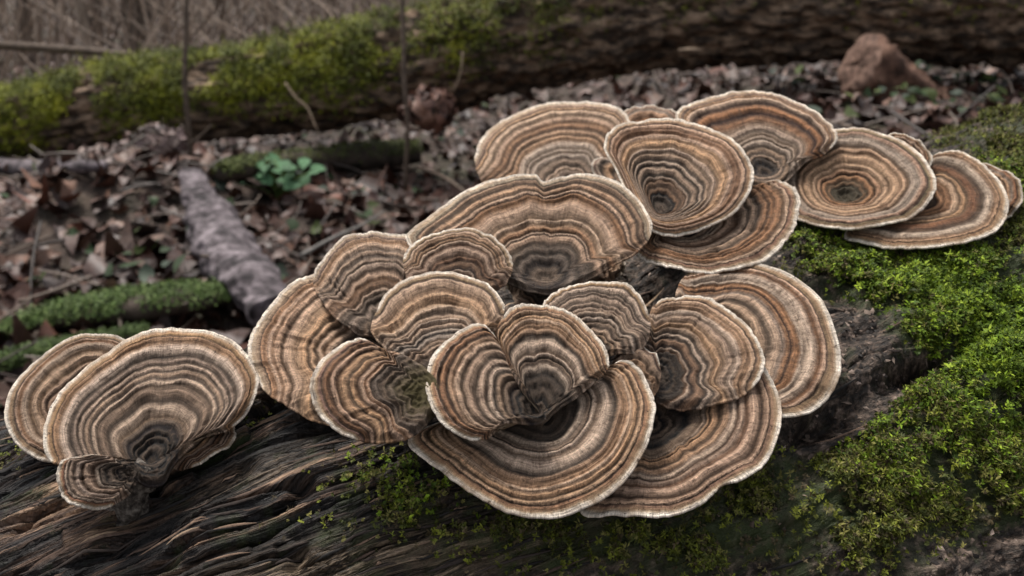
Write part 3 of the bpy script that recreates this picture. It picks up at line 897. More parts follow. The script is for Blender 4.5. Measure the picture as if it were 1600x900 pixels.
def make_litter():
    rs = np.random.default_rng(11)
    n = 21000
    d = np.exp(rs.uniform(math.log(0.75), math.log(9.0), n))
    x = rs.uniform(-0.95, 0.95, n) * d; y = d
    z = ground_z(x, y)
    clear = (np.abs(x) < 99)
    L = np.exp(rs.normal(math.log(.045), .35, n))
    up = nrm(np.stack([rs.normal(0, .45, n), rs.normal(0, .45, n), np.ones(n)], 1))
    C = np.stack([x, y, z + rs.uniform(0.0, 0.022, n)], 1)
    V, F = leaves(C, L, up, rs, 0.8)
    k = fbm(x * 3, y * 3, 0, 2, 90)
    ci = rs.integers(0, len(LEAF_COL), n)
    col = LEAF_COL[ci] * rs.uniform(0.45, 1.3, (n, 1)) * (0.75 + 0.5 * k)[:, None]
    mesh_obj('leaf_litter', V, F, M_TINT_LEAF, col=np.repeat(col, 12, 0), kind='stuff')
    n = 1300
    d = np.exp(rs.uniform(math.log(0.8), math.log(6.0), n)); x = rs.uniform(-0.9, 0.9, n) * d
    a = rs.uniform(0, 6.28, n); ln = np.exp(rs.normal(math.log(.10), .5, n)); r = rs.uniform(.0012, .0035, n)
    seg = np.linspace(-.5, .5, 5); bow = rs.normal(0, .12, n)
    X = x[:, None] + np.cos(a)[:, None] * seg * ln[:, None] - np.sin(a)[:, None] * (bow * ln)[:, None] * (seg ** 2 * 4)
    Y = d[:, None] + np.sin(a)[:, None] * seg * ln[:, None] + np.cos(a)[:, None] * (bow * ln)[:, None] * (seg ** 2 * 4)
    Z = ground_z(x, d)[:, None] + .022 + rs.uniform(0, .02, n)[:, None] + seg * rs.normal(0, .3, n)[:, None] * ln[:, None]
    V = np.zeros((n, 5, 4, 3))
    for k in range(4):
        V[:, :, k] = np.stack([X - np.sin(a)[:, None] * math.cos(k * 1.571) * r[:, None], Y + np.cos(a)[:, None] * math.cos(k * 1.571) * r[:, None], Z + math.sin(k * 1.571) * r[:, None]], -1)
    F = (np.arange(n)[:, None, None] * 20 + grid_faces(5, 4, True)[None]).reshape(-1, 4)
    col = np.array([(.04, .028, .022), (.07, .05, .038), (.11, .08, .06)])[rs.integers(0, 3, n)] * rs.uniform(.7, 1.2, (n, 1))
    mesh_obj('fallen_twigs', V.reshape(-1, 3), F, M_TINT_LEAF, col=np.repeat(col, 20, 0), kind='stuff')
    # low green ground cover in patches
    n = 9000
    d = np.exp(rs.uniform(math.log(0.8), math.log(6.0), n)); x = rs.uniform(-0.9, 0.9, n) * d
    P = np.stack([x, d, ground_z(x, d)], 1)
    px, py, _ = proj(P)
    dens = (0.6 * blob(px, py, 1410, 180, 120, 55) + .3 * blob(px, py, 1560, 150, 120, 60) + 0.7 * blob(px, py, 180, 430, 130, 60) + 0.35 * blob(px, py, 560, 330, 160, 50)
            + .4 * blob(px, py, 1150, 110, 200, 25) + .25 * blob(px, py, 680, 215, 160, 40) + 0.8 * blob(px, py, 40, 110, 90, 25) + 0.05) * sstep(.35, .6, fbm(x * 6, d * 6, 0, 2, 93))
    keep = rs.random(n) < dens
    P = P[keep]; n = len(P)
    up = nrm(np.stack([rs.normal(0, .5, n), rs.normal(-.2, .5, n), np.ones(n)], 1))
    V, F = leaves(P + np.stack([0 * P[:, 0], 0 * P[:, 0], rs.uniform(.015, .06, n)], 1), rs.uniform(.02, .05, n), up, rs, 0.25)
    g = .48 * np.array([(0.05, 0.085, 0.035), (0.075, 0.11, 0.055), (0.10, 0.13, 0.04), (0.09, 0.115, 0.085)])
    col = g[rs.integers(0, 4, n)] * rs.uniform(.6, 1.3, (n, 1))
    mesh_obj('ground_cover', V, F, M_GREEN, col=np.repeat(col, 12, 0), kind='stuff')


make_litter()


# ------------------------------------------------------------------ moss: leafy shoots grown from a surface
MOSS_FRESH = np.array((1.12, 1.0, .9)) * np.array([(0.115, 0.20, 0.012), (0.16, 0.24, 0.018), (0.07, 0.125, 0.010), (0.04, 0.075, 0.008)])
MOSS_OLIVE = 0.85 * np.array([(0.15, 0.165, 0.018), (0.10, 0.115, 0.014), (0.055, 0.066, 0.012), (0.18, 0.165, 0.045), (0.075, 0.056, 0.028)])


def shoots(P, Nn, length, width, rs, nleaf=6):
    """Little moss shoots: a stem axis with pointed leaflets all round it."""
    n = len(P)
    ax = nrm(Nn + rs.normal(0, 0.55, (n, 3)) + np.array((0, 0, 0.25)))
    ref = nrm(np.cross(ax, rs.normal(size=(n, 3)))); oth = np.cross(ax, ref)
    allV = []
    for k in range(nleaf):
        a = k * 2.4 + rs.uniform(0, 6.28, n)
        h = length * ((k + 0.6) / nleaf) * rs.uniform(.8, 1.2, n)
        out = np.cos(a)[:, None] * ref + np.sin(a)[:, None] * oth
        ldir = nrm(out + ax * rs.uniform(.2, 1.0, n)[:, None])
        side = nrm(np.cross(ldir, ax))
        ll = (length * rs.uniform(.5, .9, n))[:, None]; ww = (width * rs.uniform(.7, 1.3, n))[:, None]
        b0 = P + ax * h[:, None]
        mid = b0 + ldir * ll * .45
        allV.append(np.stack([b0, mid + side * ww, b0 + ldir * ll - ax * ll * .15, mid - side * ww], 1))
    V = np.stack(allV, 1).reshape(-1, 3)
    F = np.arange(len(V)).reshape(-1, 4)
    return V, F, 4 * nleaf


def make_near_moss():
    rs = np.random.default_rng(23)
    n = 1000000
    s = rs.uniform(-0.25, 1.12, n); ph = rs.uniform(-0.4, 1.75, n)
    P0, d, R = log_raw(s, ph)
    px, py, _ = proj(P0)
    ok = (px > -150) & (px < 1750) & (py > 100) & (py < 1050)
    s, ph, P0, d, px, py = s[ok], ph[ok], P0[ok], d[ok], px[ok], py[ok]
    moss, wood = log_zones(px, py)
    u = s * LLEN; wv = ph * .18
    cl = fbm(u * 70, wv * 70, 0, 3, 77); cl2 = fbm(u * 22, wv * 22, 0, 2, 78); cl3 = fbm(u * 210, wv * 210, 0, 2, 79)
    mz = np.clip(moss, 0, 1.15)
    dens = sstep(0.03, 0.7, mz) * sstep(0.56 - .17 * mz, 0.66 - .17 * mz, 0.45 * cl + 0.3 * cl2 + .25 * cl3) + 0.05 * sstep(.02, .3, mz)
    keep = rs.random(len(s)) < dens * 0.9
    hue = (cl2 - .5)[keep]
    s, ph, px, py = s[keep], ph[keep], px[keep], py[keep]
    P, d = log_surface(s, ph)
    n = len(P)
    fresh = np.clip(1.2 * blob(px, py, 1550, 560, 130, 150) + .5 * blob(px, py, 1400, 440, 150, 70) + 0.12 + 1.2 * hue, 0, 1)
    isf = rs.random(n) < fresh
    col = np.where(isf[:, None], MOSS_FRESH[rs.integers(0, 4, n)], MOSS_OLIVE[rs.integers(0, 5, n)]) * rs.uniform(.4, 1.35, (n, 1))
    Ls = rs.uniform(.0012, .0028, n) * (.55 + .45 * np.clip(log_zones(px, py)[0], 0, 1)) * (0.8 + .5 * (P - CAM) @ FWD / .45)
    lift = .0035 * sstep(.45, .75, fbm(P[:, 0] * 90, P[:, 1] * 90, P[:, 2] * 90, 2, 81))[:, None]
    V, F, per = shoots(P + d * (0.0004 + lift), d, Ls, .00022 * (1 + isf * .45) * rs.uniform(.6, 1.5, n), rs, 9)
    mesh_obj('moss', V - LORG, F, M_TINT_MOSS, LOG, smooth=False, col=np.repeat(col, per, 0), kind='stuff')
    print('near moss shoots', n)


make_near_moss()


def make_wood_debris():
    rs = np.random.default_rng(29)
    # loose fibres and splinters lifting along the grain of the bare wood
    n = 7000
    s = rs.uniform(-.25, 1.1, n); ph = rs.uniform(-.3, 1.7, n)
    P0, d, R = log_raw(s, ph); px, py, _ = proj(P0)
    moss, wood = log_zones(px, py)
    ok = (px > -200) & (px < 1800) & (py > 200) & (py < 1080) & (rs.random(n) < np.clip(.15 + wood + blob(px, py, 620, 880, 350, 60, -8), 0, 1) * np.clip(1.1 - moss, .05, 1))
    s, ph = s[ok], ph[ok]; n = len(s)
    ln = np.exp(rs.normal(math.log(.0085), .6, n)); wd = rs.uniform(.00018, .0005, n) * np.minimum(1 + ln * 22, 1.5)
    K = 5
    warp = lambda u, w: 0.022 * (fbm(u * 9, w * 9, 0, 3, 3) - 0.5) + 0.006 * (fbm(u * 30, w * 30, 0, 2, 9) - .5)
    R0 = RL + (RR - RL) * s
    w0 = warp(s * LLEN, R0 * ph)
    rows = []
    for k in range(K):
        sk = s + (k / (K - 1) - .5) * ln / LLEN
        pk = ph - (warp(sk * LLEN, R0 * ph) - w0) / R0
        Q, dk = log_surface(sk, pk)
        prof = math.sin(math.pi * (0.06 + .88 * k / (K - 1)))
        up = rs.uniform(.0002, .0009, n) if k not in (0, K - 1) else rs.uniform(-.0004, .0016, n)
        side = np.cross(LAX, dk)
        Q = Q + dk * up[:, None]
        rows.append(np.stack([Q - side * (wd * prof)[:, None], Q + dk * (wd * prof * 1.1)[:, None], Q + side * (wd * prof)[:, None]], 1))
    V = np.stack(rows, 1).reshape(-1, 3)
    F = (np.arange(n)[:, None, None] * K * 3 + grid_faces(K, 3)[None]).reshape(-1, 4)
    pal = np.array([(.012, .010, .009), (.03, .021, .017), (.075, .048, .035), (.17, .11, .075), (.36, .25, .165)])
    col = pal[rs.choice(5, n, p=[.36, .29, .21, .105, .035])] * rs.uniform(.7, 1.2, (n, 1))
    mesh_obj('wood_fibres', V - LORG, F, M_FIBRE, LOG, col=np.repeat(col, K * 3, 0), kind='stuff')
    # crumbs of bark on the bare part at the right
    n = 60000
    s = rs.uniform(-.2, 1.12, n); ph = rs.uniform(-.4, 1.75, n)
    P0, d, R = log_raw(s, ph); px, py, _ = proj(P0)
    moss, wood = log_zones(px, py)
    bare = blob(px, py, 1335, 570, 100, 90) + .8 * blob(px, py, 1560, 860, 180, 60) + .5 * blob(px, py, 1280, 680, 120, 60) + .5 * blob(px, py, 1000, 480, 120, 80) + .35 * sstep(700, 1000, px)
    ok = (px > 300) & (px < 1750) & (py > 150) & (py < 1000) & (rs.random(n) < bare * np.clip(1.15 - moss, .1, 1) * .7)
    s, ph = s[ok], ph[ok]; P, d = log_surface(s, ph); n = len(P)
    up = nrm(d + rs.normal(0, .45, (n, 3)))
    T = nrm(np.cross(up, rs.normal(size=(n, 3)))); S = np.cross(up, T)
    a = np.clip(np.exp(rs.normal(math.log(.00095), .45, n)), 0, .0021)[:, None]; b = a * rs.uniform(.35, .8, (n, 1)); h = a * rs.uniform(.15, .5, (n, 1))
    j = lambda: rs.uniform(.7, 1.3, (n, 1))
    V = np.stack([P - T * a * j(), P - S * b * j(), P + T * a * j(), P + S * b * j(), P + up * h + T * a * .3 * j(), P + up * h * j() - T * a * .4], 1).reshape(-1, 3)
    tr = np.array([(0, 1, 5), (1, 4, 5), (1, 2, 4), (2, 3, 4), (3, 5, 4), (3, 0, 5)])
    F = (np.arange(n)[:, None, None] * 6 + tr[None]).reshape(-1, 3)
    pal = np.array([(.018, .014, .012), (.05, .036, .028), (.10, .072, .055), (.19, .14, .11), (.29, .22, .18)])
    col = pal[rs.choice(5, n, p=[.3, .28, .22, .14, .06])] * rs.uniform(.7, 1.2, (n, 1))
    mesh_obj('bark_crumbs', V - LORG, F, M_FIBRE, LOG, smooth=False, col=np.repeat(col, 6, 0), kind='stuff')


make_wood_debris()


# ------------------------------------------------------------------ the mossy trunk lying behind
def make_back_log():
    ctl = [(-700, 330, 2.95, 46), (-300, 262, 2.8, 50), (0, 203, 2.72, 52), (200, 163, 2.66, 62), (400, 144, 2.6, 62), (600, 108, 2.55, 71), (800, 66, 2.5, 75), (1000, 22, 2.46, 82), (1300, 0, 2.42, 86), (1600, 0, 2.40, 90), (1900, 4, 2.38, 92), (2500, 12, 2.36, 92)]
    ctl = np.array(ctl, float)
    P = at(ctl[:, 0], ctl[:, 1], ctl[:, 2]); R = ctl[:, 3] * ctl[:, 2] / FPX
    P = spline(P, 640); R = spline(R[:, None], 640)[:, 0]
    t = empty('mossy_log', P[320], 'long mossy tree trunk lying across the forest floor behind the fungi', 'log')
    org = np.array(t.location)
    ns = 110
    T, S, U = frames(P)
    a = np.linspace(0, 2 * math.pi, ns, endpoint=False)
    dd = np.cos(a)[None, :, None] * S[:, None] + np.sin(a)[None, :, None] * U[:, None]
    along = np.cumsum(np.r_[0, np.linalg.norm(np.diff(P, axis=0), axis=1)])
    X = P[:, None] + R[:, None, None] * dd
    n1 = fbm(along[:, None] * 5, a[None] * 3, 0, 3, 5); n2 = fbm(along[:, None] * 18, np.sin(a)[None] * 7, np.cos(a)[None] * 7, 3, 6)
    n3 = fbm(along[:, None] * 9, np.sin(a)[None] * 16, np.cos(a)[None] * 16, 2, 8)
    V = X + dd * ((n1 - .5) * .03 + (n2 - .5) * .045 + (n3 - .5) * .02 + (fbm(along[:, None] * 26, np.sin(a)[None] * 11, np.cos(a)[None] * 11, 3, 12) - .5) * .05 * sstep(2.0, 3.2, along)[:, None])[..., None]
    F = grid_faces(len(P), ns, True)
    vv = V.reshape(-1, 3)
    if (np.cross(vv[F[:, 2]] - vv[F[:, 0]], vv[F[:, 3]] - vv[F[:, 1]]) * dd.reshape(-1, 3)[F[:, 0]]).sum() < 0: F = F[:, ::-1]
    m, tr, b = new_mat('old_bark', 0.8, 0.2)
    co = nd(tr, 'ShaderNodeTexCoord').outputs['Object']
    na = noise_n(tr, mapping(tr, co, (16, 46, 46)), 1, 6, .7)
    c = ramp(tr, na, [(.3, (.012, .010, .008)), (.46, (.06, .043, .032)), (.56, (.22, .15, .10)), (.70, (.42, .30, .21))])
    tr.links.new(c, b.inputs['Base Color']); bump(tr, b, na, .9, .02)
    mesh_obj('trunk', vv - org, F, m, t, vec=None)
    for e in (0, -1):
        ring = V[e]; n = ns; j = np.arange(n)
        mesh_obj('end_face', np.vstack([ring, ring.mean(0)]) - org, np.stack([j, (j + 1) % n, np.full(n, n)], 1), M_TREE, t)
    # moss shoots on its upper side
    rs = np.random.default_rng(31)
    n = 330000
    i = rs.integers(40, 638, n); j = rs.integers(0, ns, n)
    Q, D = V[i, j] + rs.normal(0, .012, (n, 3)), dd[i, j]
    px, py, _ = proj(Q)
    cl = fbm(Q[:, 0] * 9, Q[:, 1] * 9, Q[:, 2] * 9, 3, 40)
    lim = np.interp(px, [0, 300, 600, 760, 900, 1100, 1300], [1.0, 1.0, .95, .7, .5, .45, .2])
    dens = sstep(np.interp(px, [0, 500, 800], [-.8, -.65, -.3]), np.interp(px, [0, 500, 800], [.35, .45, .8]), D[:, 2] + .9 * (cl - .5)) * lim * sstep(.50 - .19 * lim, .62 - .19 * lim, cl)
    keep = rs.random(n) < dens
    Q, D, px = Q[keep], D[keep], px[keep]; n = len(Q)
    pal = 1.45 * np.array([(.19, .185, .010), (.14, .15, .010), (.095, .105, .010), (.05, .058, .008), (.22, .21, .014)])
    lowf = fbm(Q[:, 0] * 14, Q[:, 1] * 14, Q[:, 2] * 14, 2, 44)
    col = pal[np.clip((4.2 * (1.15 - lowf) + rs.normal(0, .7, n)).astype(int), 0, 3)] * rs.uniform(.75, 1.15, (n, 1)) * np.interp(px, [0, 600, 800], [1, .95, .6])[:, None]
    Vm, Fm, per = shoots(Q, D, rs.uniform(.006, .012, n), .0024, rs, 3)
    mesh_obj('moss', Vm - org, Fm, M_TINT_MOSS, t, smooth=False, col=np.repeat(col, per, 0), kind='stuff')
    # loose pale chip of bark stuck to its front
    c0 = at(1078, 78, 2.27); chip = tube_grid(c0 + np.linspace(-.03, .03, 9)[:, None] * RGT, .011 * np.sin(np.linspace(.2, 2.9, 9)), 8, .3, 60, 3, .5)
    mesh_obj('bark_chip', chip[0] - org, quads_to_tris(chip[1]), M_PALE_TWIG, t)
    return t


make_back_log()


def lying(name, label, cat, ctl, mat, lump=.25, lf=14, flat=.8, ns=20, seed=1, part='trunk', n=60, mossy=0, mcol=None, mlen=.012, mwid=.0025, group=None):
    """A stick or piece of timber through photograph points (x, y, depth, half thickness in px)."""
    c = np.array(ctl, float)
    P = spline(at(c[:, 0], c[:, 1], c[:, 2] - (.05 if mossy else 0)), n); R = spline((c[:, 3] * c[:, 2] / FPX)[:, None], n)[:, 0]
    t = empty(name, P[n // 2], label, cat, group); org = np.array(t.location)
    V, F, c0, c1 = tube_grid(P, R, ns, lump, lf, seed, flat)
    mesh_obj(part, V - org, np.vstack([quads_to_tris(F), c0, c1]), mat, t)
    if mossy:
        rs = np.random.default_rng(seed + 50)
        k = rs.integers(0, n * ns, mossy)
        Q = V[k]; D = nrm(Q - P[k // ns])
        cl = fbm(Q[:, 0] * 16, Q[:, 1] * 16, Q[:, 2] * 16, 2, seed)
        keep = (D[:, 2] > rs.uniform(.0, .7, mossy)) & (cl > rs.uniform(.12, .42, mossy))
        Q = Q[keep] + rs.normal(0, np.median(R) * .12, (keep.sum(), 3)); D = D[keep]
        col = mcol[rs.integers(0, len(mcol), len(Q))] * rs.uniform(.6, 1.25, (len(Q), 1))
        Vm, Fm, per = shoots(Q, D, rs.uniform(.7, 1.2, len(Q)) * mlen, mwid, rs, 4)
        mesh_obj('moss', Vm - org, Fm, M_TINT_MOSS, t, smooth=False, col=np.repeat(col, per, 0), kind='stuff')
    return t


def gd(px, py, lift=0.0):
    p, k = ground_hit(px, py); return k


M_GREYWOOD = solid_mat('weathered_wood', [(.36, (.014, .011, .012)), (.5, (.075, .061, .065)), (.64, (.20, .168, .178))], 34, bd=.012)
M_DARKWOOD = solid_mat('damp_wood', [(.3, (.014, .011, .009)), (.7, (.075, .055, .042))], 26, bd=.006)
M_STUMP = solid_mat('broken_wood', [(.36, (.03, .017, .012)), (.5, (.10, .053, .036)), (.66, (.20, .115, .08))], 22, bd=.008)
GREEN_SOFT = np.array([(.11, .17, .045), (.085, .13, .04), (.14, .19, .06), (.06, .09, .03)])
GREEN_DIM = np.array([(.06, .075, .02), (.085, .095, .03), (.04, .05, .018)])

lying('driftwood_limb', 'thick purplish grey barkless limb pointing at the viewer, half sunk in the leaves', 'wood',
      [(296, 270, gd(292, 285) - .05, 17), (314, 310, gd(312, 325) - .06, 28), (337, 362, gd(335, 385) - .06, 42), (378, 425, gd(375, 452) - .06, 46), (428, 490, gd(425, 520) - .06, 40)], M_GREYWOOD, .42, 22, .6, 48, 2, n=150)
lying('mossy_branch', 'dark fallen branch with a thin green mossy top, level with the leafy plant', 'branch',
      [(345, 272, gd(345, 285) - .06, 11), (400, 262, gd(400, 280) - .06, 17), (500, 252, gd(500, 275) - .06, 20), (600, 243, gd(600, 265) - .06, 21), (655, 238, gd(655, 260) - .06, 18)], M_DARKWOOD, .3, 12, .9, 20, 3, mossy=9000, mcol=GREEN_DIM * 1.7, mlen=.006)
lying('mossy_timber', 'flat moss covered timber left of the grey limb, bright green on top', 'wood',
      [(10, 516, gd(20, 525), 12), (90, 496, gd(90, 510), 28), (180, 483, gd(180, 500), 38), (270, 472, gd(270, 490), 38), (352, 462, gd(345, 475), 20)], M_DARKWOOD, .3, 9, .55, 22, 4, mossy=26000, mcol=GREEN_SOFT * 1.05, mlen=.0034, mwid=.0026)
lying('mossy_timber', 'second mossy timber lower down, half hidden behind the far left fungus', 'wood',
      [(-40, 585, gd(-40, 600), 20), (60, 555, gd(60, 575), 24), (150, 538, gd(150, 555), 22), (230, 520, gd(230, 535), 14)], M_DARKWOOD, .3, 9, .55, 22, 5, mossy=18000, mcol=GREEN_SOFT * .75, mlen=.004, mwid=.0026)
lying('rotten_branch', 'short blackened branch lying under the left end of the mossy trunk', 'branch',
      [(-60, 258, gd(-60, 270), 17), (40, 264, gd(40, 278), 17), (120, 262, gd(120, 276), 15), (165, 258, gd(165, 270), 8)], M_GREYWOOD, .35, 14, .8, 18, 6)
lying('leaning_branch', 'bare grey branch coming in from the left edge to rest on the mossy trunk', 'branch',
      [(-260, 58, 3.1, 7), (0, 71, 2.95, 6.5), (110, 78, 2.85, 6.5), (200, 86, 2.75, 5), (276, 97, 2.66, 3)], M_TWIG, .2, 20, 1, 10, 7)


def sapling(label, ctl, mat, twigs=()):
    c = np.array(ctl, float)
    P = spline(at(c[:, 0], c[:, 1], c[:, 2]), 60); R = spline((c[:, 3] * c[:, 2] / FPX)[:, None], 60)[:, 0]
    P[-1, 2] -= .02
    t = empty('sapling', P[-1], label, 'sapling', 'thin bare saplings in front of the mossy trunk'); org = np.array(t.location)
    tube('stem', P, R, 8, mat, t, .12, 30, 3, org=org)
    for a, b, c_, r in twigs:
        Q = spline(at(*np.array([a, b, c_], float).T), 14)
        tube('twig', Q, np.linspace(r, r * .4, 14) * a[2] / FPX, 6, mat, t, .1, 40, 4, org=org)
    return t


sapling('dark thin sapling stem rising on the left past the top of the picture', [(300, -330, 2.1, 3.2), (293, -60, 2.1, 4), (290, 60, 2.1, 4.2), (289, 130, 2.1, 4.2), (295, 200, 2.12, 4), (300, 255, 2.14, 3.8), (303, 300, 2.16, 3.6)], M_TWIG,
        [((297, 225, 2.12), (312, 214, 2.1), (330, 196, 2.08), 3.5), ((297, 222, 2.12), (290, 205, 2.1), (281, 192, 2.1), 2.5)])
sapling('brown thin sapling stem in the middle, in front of the leaf clump', [(618, -330, 2.1, 2.8), (626, -60, 2.1, 3.2), (630, 50, 2.1, 3.6), (632, 130, 2.1, 3.6), (637, 200, 2.12, 3.6), (635, 250, 2.14, 3.4), (634, 285, 2.16, 3.4)], M_TWIG)


def twig(label, pts, r, mat):
    c = np.array(pts, float); Q = spline(at(c[:, 0], c[:, 1], c[:, 2]), 24)
    o = tube('dead_twig', Q - Q[0], np.linspace(r, r * .45, 24) * c[0, 2] / FPX, 7, mat, None, .25, 60, 2)
    o.location = tuple(Q[0]); o['label'] = label; o['category'] = 'twig'; o['group'] = 'dead twigs on and under the mossy trunk'


twig('short pale twig hanging straight down the front of the mossy trunk', [(723, 82, 2.34), (721, 105, 2.33), (716, 125, 2.33), (708, 142, 2.33)], 1.9, M_PALE_TWIG)
twig('crooked pale twig curling down below the mossy trunk left of centre', [(446, 130, 2.42), (462, 152, 2.40), (480, 168, 2.38), (492, 195, 2.36), (500, 212, 2.36)], 1.7, M_PALE_TWIG)
twig('brown twig lying across the leaves right of the mossy branch', [(655, 262, 2.25), (690, 275, 2.2), (720, 295, 2.12), (742, 315, 2.05)], 4, M_TWIG)
twig('grey twig lying slanted in the leaves below the leafy plant', [(470, 400, 1.66), (520, 372, 1.74), (565, 352, 1.82), (600, 330, 1.9)], 4, M_GREY_TWIG)


def leaf_heap(name, label, px, py, d, rx, ry, n, seed, pal):
    rs = np.random.default_rng(seed)
    c = at(np.array(float(px)), np.array(float(py)), np.array(d)); k = d / FPX
    u = nrm(rs.normal(size=(n, 3))); rr = rs.uniform(.75, 1.0, n)[:, None]
    C = u * rr * np.array((rx * k, (rx + ry) / 2 * k, ry * k))
    V, F = leaves(C, rs.uniform(.03, .055, n), u, rs, .6)
    t = empty(name, c, label, 'leaf clump')
    core = tube_grid(np.linspace(-.9, .9, 14)[:, None] * np.array((rx * k * .85, 0, 0)), np.sqrt(np.maximum(0.02, 1 - np.linspace(-.97, .97, 14) ** 2)) * ry * k * .85, 14, .3, 20, seed)
    mesh_obj('leaf_core', core[0], quads_to_tris(core[1]), M_SOIL, t)
    col = pal[rs.integers(0, len(pal), n)] * rs.uniform(.6, 1.2, (n, 1))
    mesh_obj('matted_leaves', V, F, M_TINT_LEAF, t, col=np.repeat(col, 12, 0), kind='stuff')


RED = np.array([(.17, .085, .06), (.13, .065, .048), (.22, .12, .085), (.09, .05, .04)])
MAUVE = np.array([(.13, .088, .082), (.17, .115, .10), (.10, .068, .064), (.2, .14, .12)])
leaf_heap('leaf_clump', 'reddish brown ball of matted dead leaves caught under the mossy trunk', 670, 172, 2.28, 46, 34, 130, 3, RED)
leaf_heap('leaf_clump', 'mauve brown heap of wet leaves at the foot of the dark sapling', 243, 232, 2.2, 58, 36, 150, 4, MAUVE)


def make_plant():
    p, k = ground_hit(440, 318)
    t = empty('leafy_plant', p, 'low bright green leafy plant beside the mossy branch', 'plant')
    rs = np.random.default_rng(8)
    for i in range(34):
        a = rs.uniform(0, 6.28); r = rs.uniform(.02, .095); h = rs.uniform(.05, .10)
        tip = np.array((math.cos(a) * r, math.sin(a) * r * .7, h))
        Q = spline([(0, 0, -.01), tip * (.4, .4, .7), tip], 8)
        tube('stem', Q, np.full(8, .0016), 5, M_GREEN, t, col=np.full((8 * 5 + 2, 3), (.07, .11, .03)))
        up = nrm(np.array([[rs.normal(0, .3), rs.normal(-.3, .3), 1.0]]))
        V, F = leaves(tip[None], np.array([rs.uniform(.03, .055)]), up, rs, .12)
        mesh_obj('leaf', V, F, M_GREEN, t, col=np.repeat(np.array([(.06, .13, .062)]) * rs.uniform(.7, 1.25), 12, 0))


make_plant()


def make_stump():
    # a broken piece of trunk lying with its snapped end towards the viewer
    _k = gd(1340, 158); A = at(np.array(1342.), np.array(104.), np.array(_k - .2)); B = at(np.array(1500.), np.array(205.), np.array(_k - .02))
    n = 40; f = np.linspace(0, 1, n)[:, None]
    P = A * (1 - f) + B * f
    R = np.linspace(45, 34, n) * _k / FPX; R[0] *= .85; R[1] *= .96
    t = empty('broken_log', P[20], 'stubby reddish brown broken log end poking out under the trunk at upper right', 'log'); org = np.array(t.location)
    V, F, c0, c1 = tube_grid(P, R, 26, .22, 30, 9, 1.0)
    ridge_ = 1 + .34 * (noise(np.arange(26) * 1.3, 0, 0, 12) - .5)
    Pc = np.repeat(P, 26, 0); V[:n * 26] = Pc + (V[:n * 26] - Pc) * np.tile(ridge_, n)[:, None]
    zz = V[:, 2] - A[2]; V[:, 2] += np.where(zz > 0, zz * .45, 0) * np.exp(-np.linalg.norm(V - A, axis=1) / .12)     # a splintered crest
    mesh_obj('trunk', V - org, np.vstack([quads_to_tris(F), c1]), M_STUMP, t)
    ring = V[:26]; c = ring.mean(0); rs = np.random.default_rng(2)
    rings = [ring] + [c + (ring - c) * s + (A - B) * (.035 * rs.random((26, 1))) for s in (.8, .55, .3, .1)]
    V2 = np.vstack(rings)
    mesh_obj('broken_face', V2 - org, grid_faces(5, 26, True), solid_mat('snapped_wood', [(.36, (.06, .034, .025)), (.64, (.22, .135, .10))], 60, bd=.004), t)
    Q = spline([A + (0.0, .03, -.03), A + (.005, .03, -.09), A + (.02, .03, -.16), A + (.03, .03, -.22)], 14)
    tube('root', Q, np.linspace(.026, .012, 14), 10, M_STUMP, t, .4, 30, 7, org=org)


make_stump()


# ------------------------------------------------------------------ bare winter woodland behind
def make_tree(label, px, base_y, d, rpx, lean, mat, nl, seed, top=4.5):
    rs = np.random.default_rng(seed)
    b = at(np.array(float(px)), np.array(float(base_y)), np.array(float(d))); b[2] = ground_z(b[0], b[1]) - .05
    r0 = rpx * d / FPX
    P = [b + np.array((lean * h + rs.normal(0, .02) * h, rs.normal(0, .02) * h, h)) for h in np.linspace(0, top, 7)]
    P = spline(P, 30); R = np.linspace(r0 * 1.1, r0 * .35, 30); R[0] *= 1.4
    t = empty('bare_tree', b, label, 'tree', 'bare trees in the woodland behind'); org = np.array(t.location)
    tube('trunk', P, R, 10, mat, t, .15, 8, seed, org=org)
    for i in range(nl):
        k = rs.integers(3, 28); a = rs.uniform(0, 6.28); ln = rs.uniform(.5, 1.4)
        e = P[k] + np.array((math.cos(a) * ln, math.sin(a) * ln * .6, rs.uniform(.2, .9) * ln))
        Q = spline([P[k], P[k] * .55 + e * .45 + np.array((0, 0, -.08)), e], 10)
        lb = tube('limb', Q, np.linspace(R[k] * .5, R[k] * .1 + .002, 10), 6, mat, t, .1, 9, seed, org=org)
        for j in range(3):
            q = Q[rs.integers(3, 9)]; e2 = q + rs.normal(0, .22, 3) + np.array((0, 0, .15))
            tube('twig', spline([q, (q + e2) / 2 + rs.normal(0, .03, 3), e2], 6), np.linspace(.006, .002, 6), 4, mat, lb, org=org)


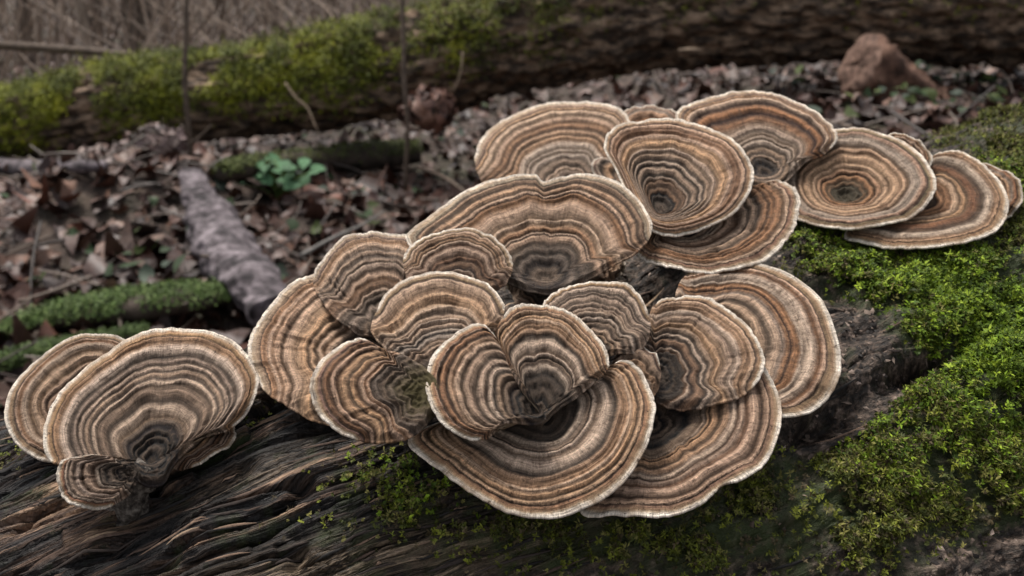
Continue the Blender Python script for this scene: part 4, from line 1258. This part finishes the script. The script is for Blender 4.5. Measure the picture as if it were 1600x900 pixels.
TREES = [('pale thin tree at upper left, brightest stem of the woodland', 140, 70, 5.2, 7.5, -.05, M_PALE_TREE, 5),
         ('dark stout tree at upper left with crooked low branches', 215, 80, 5.8, 22, .04, M_TREE, 9),
         ('grey brown tree right behind the pale thin one', 152, 60, 7.0, 8, .03, M_TREE, 5),
         ('slim tree near the left edge of the picture', 40, 60, 6.5, 8, .06, M_TREE, 5),
         ('slim leaning tree between the dark stout tree and the dark sapling', 262, 60, 7.5, 6, -.09, M_TREE, 5),
         ('slim tree just right of the dark sapling', 345, 50, 7.0, 6, .03, M_TREE, 5),
         ('brown tree seen left of the middle sapling', 432, 40, 8.0, 8, -.02, M_TREE, 5),
         ('faint tree over the mossy trunk near the middle sapling', 520, 35, 8.5, 6, .05, M_TREE, 5),
         ('thin pale tree beside the middle sapling', 590, 25, 7.8, 4, -.04, M_PALE_TREE, 4)]
for i, (lb, px, by, d, r, ln, mt, nl) in enumerate(TREES):
    make_tree(lb, px, by, d, r, ln, mt, nl, 40 + i)


def make_thicket():
    """Dense bare brush: thousands of thin stems nobody could count."""
    rs = np.random.default_rng(77)
    n = 5200
    d = rs.uniform(4.4, 17, n); x = rs.uniform(-.95, .95, n) * d
    z = ground_z(x, d)
    hgt = rs.uniform(.4, 2.4, n); lx = rs.normal(0, .45, n) * hgt; ly = rs.normal(0, .2, n) * hgt
    bow = rs.normal(0, .22, n) * hgt
    seg, ns = 7, 3
    f = np.linspace(0, 1, seg)
    P = np.stack([x[:, None] + lx[:, None] * f + bow[:, None] * np.sin(f * 3.14), d[:, None] + ly[:, None] * f, z[:, None] - .03 + hgt[:, None] * f * (1 - .25 * f)], -1)
    r = rs.uniform(.0025, .010, n)[:, None] * (1 - .75 * f)
    V = np.zeros((n, seg, ns, 3))
    for k in range(ns):
        a = k * 2.094
        V[:, :, k] = P + np.stack([r * math.cos(a), r * math.sin(a), 0 * r], -1)
    F = (np.arange(n)[:, None, None] * seg * ns + grid_faces(seg, ns, True)[None]).reshape(-1, 4)
    pal = 1.45 * np.array([(.17, .125, .094), (.11, .08, .06), (.25, .19, .145), (.06, .043, .034), (.33, .26, .205)])
    col = pal[rs.choice(5, n, p=[.34, .28, .2, .1, .08])] * rs.uniform(.7, 1.2, (n, 1))
    mesh_obj('thicket', V.reshape(-1, 3), F, M_TINT_LEAF, col=np.repeat(col, seg * ns, 0), kind='stuff')


make_thicket()
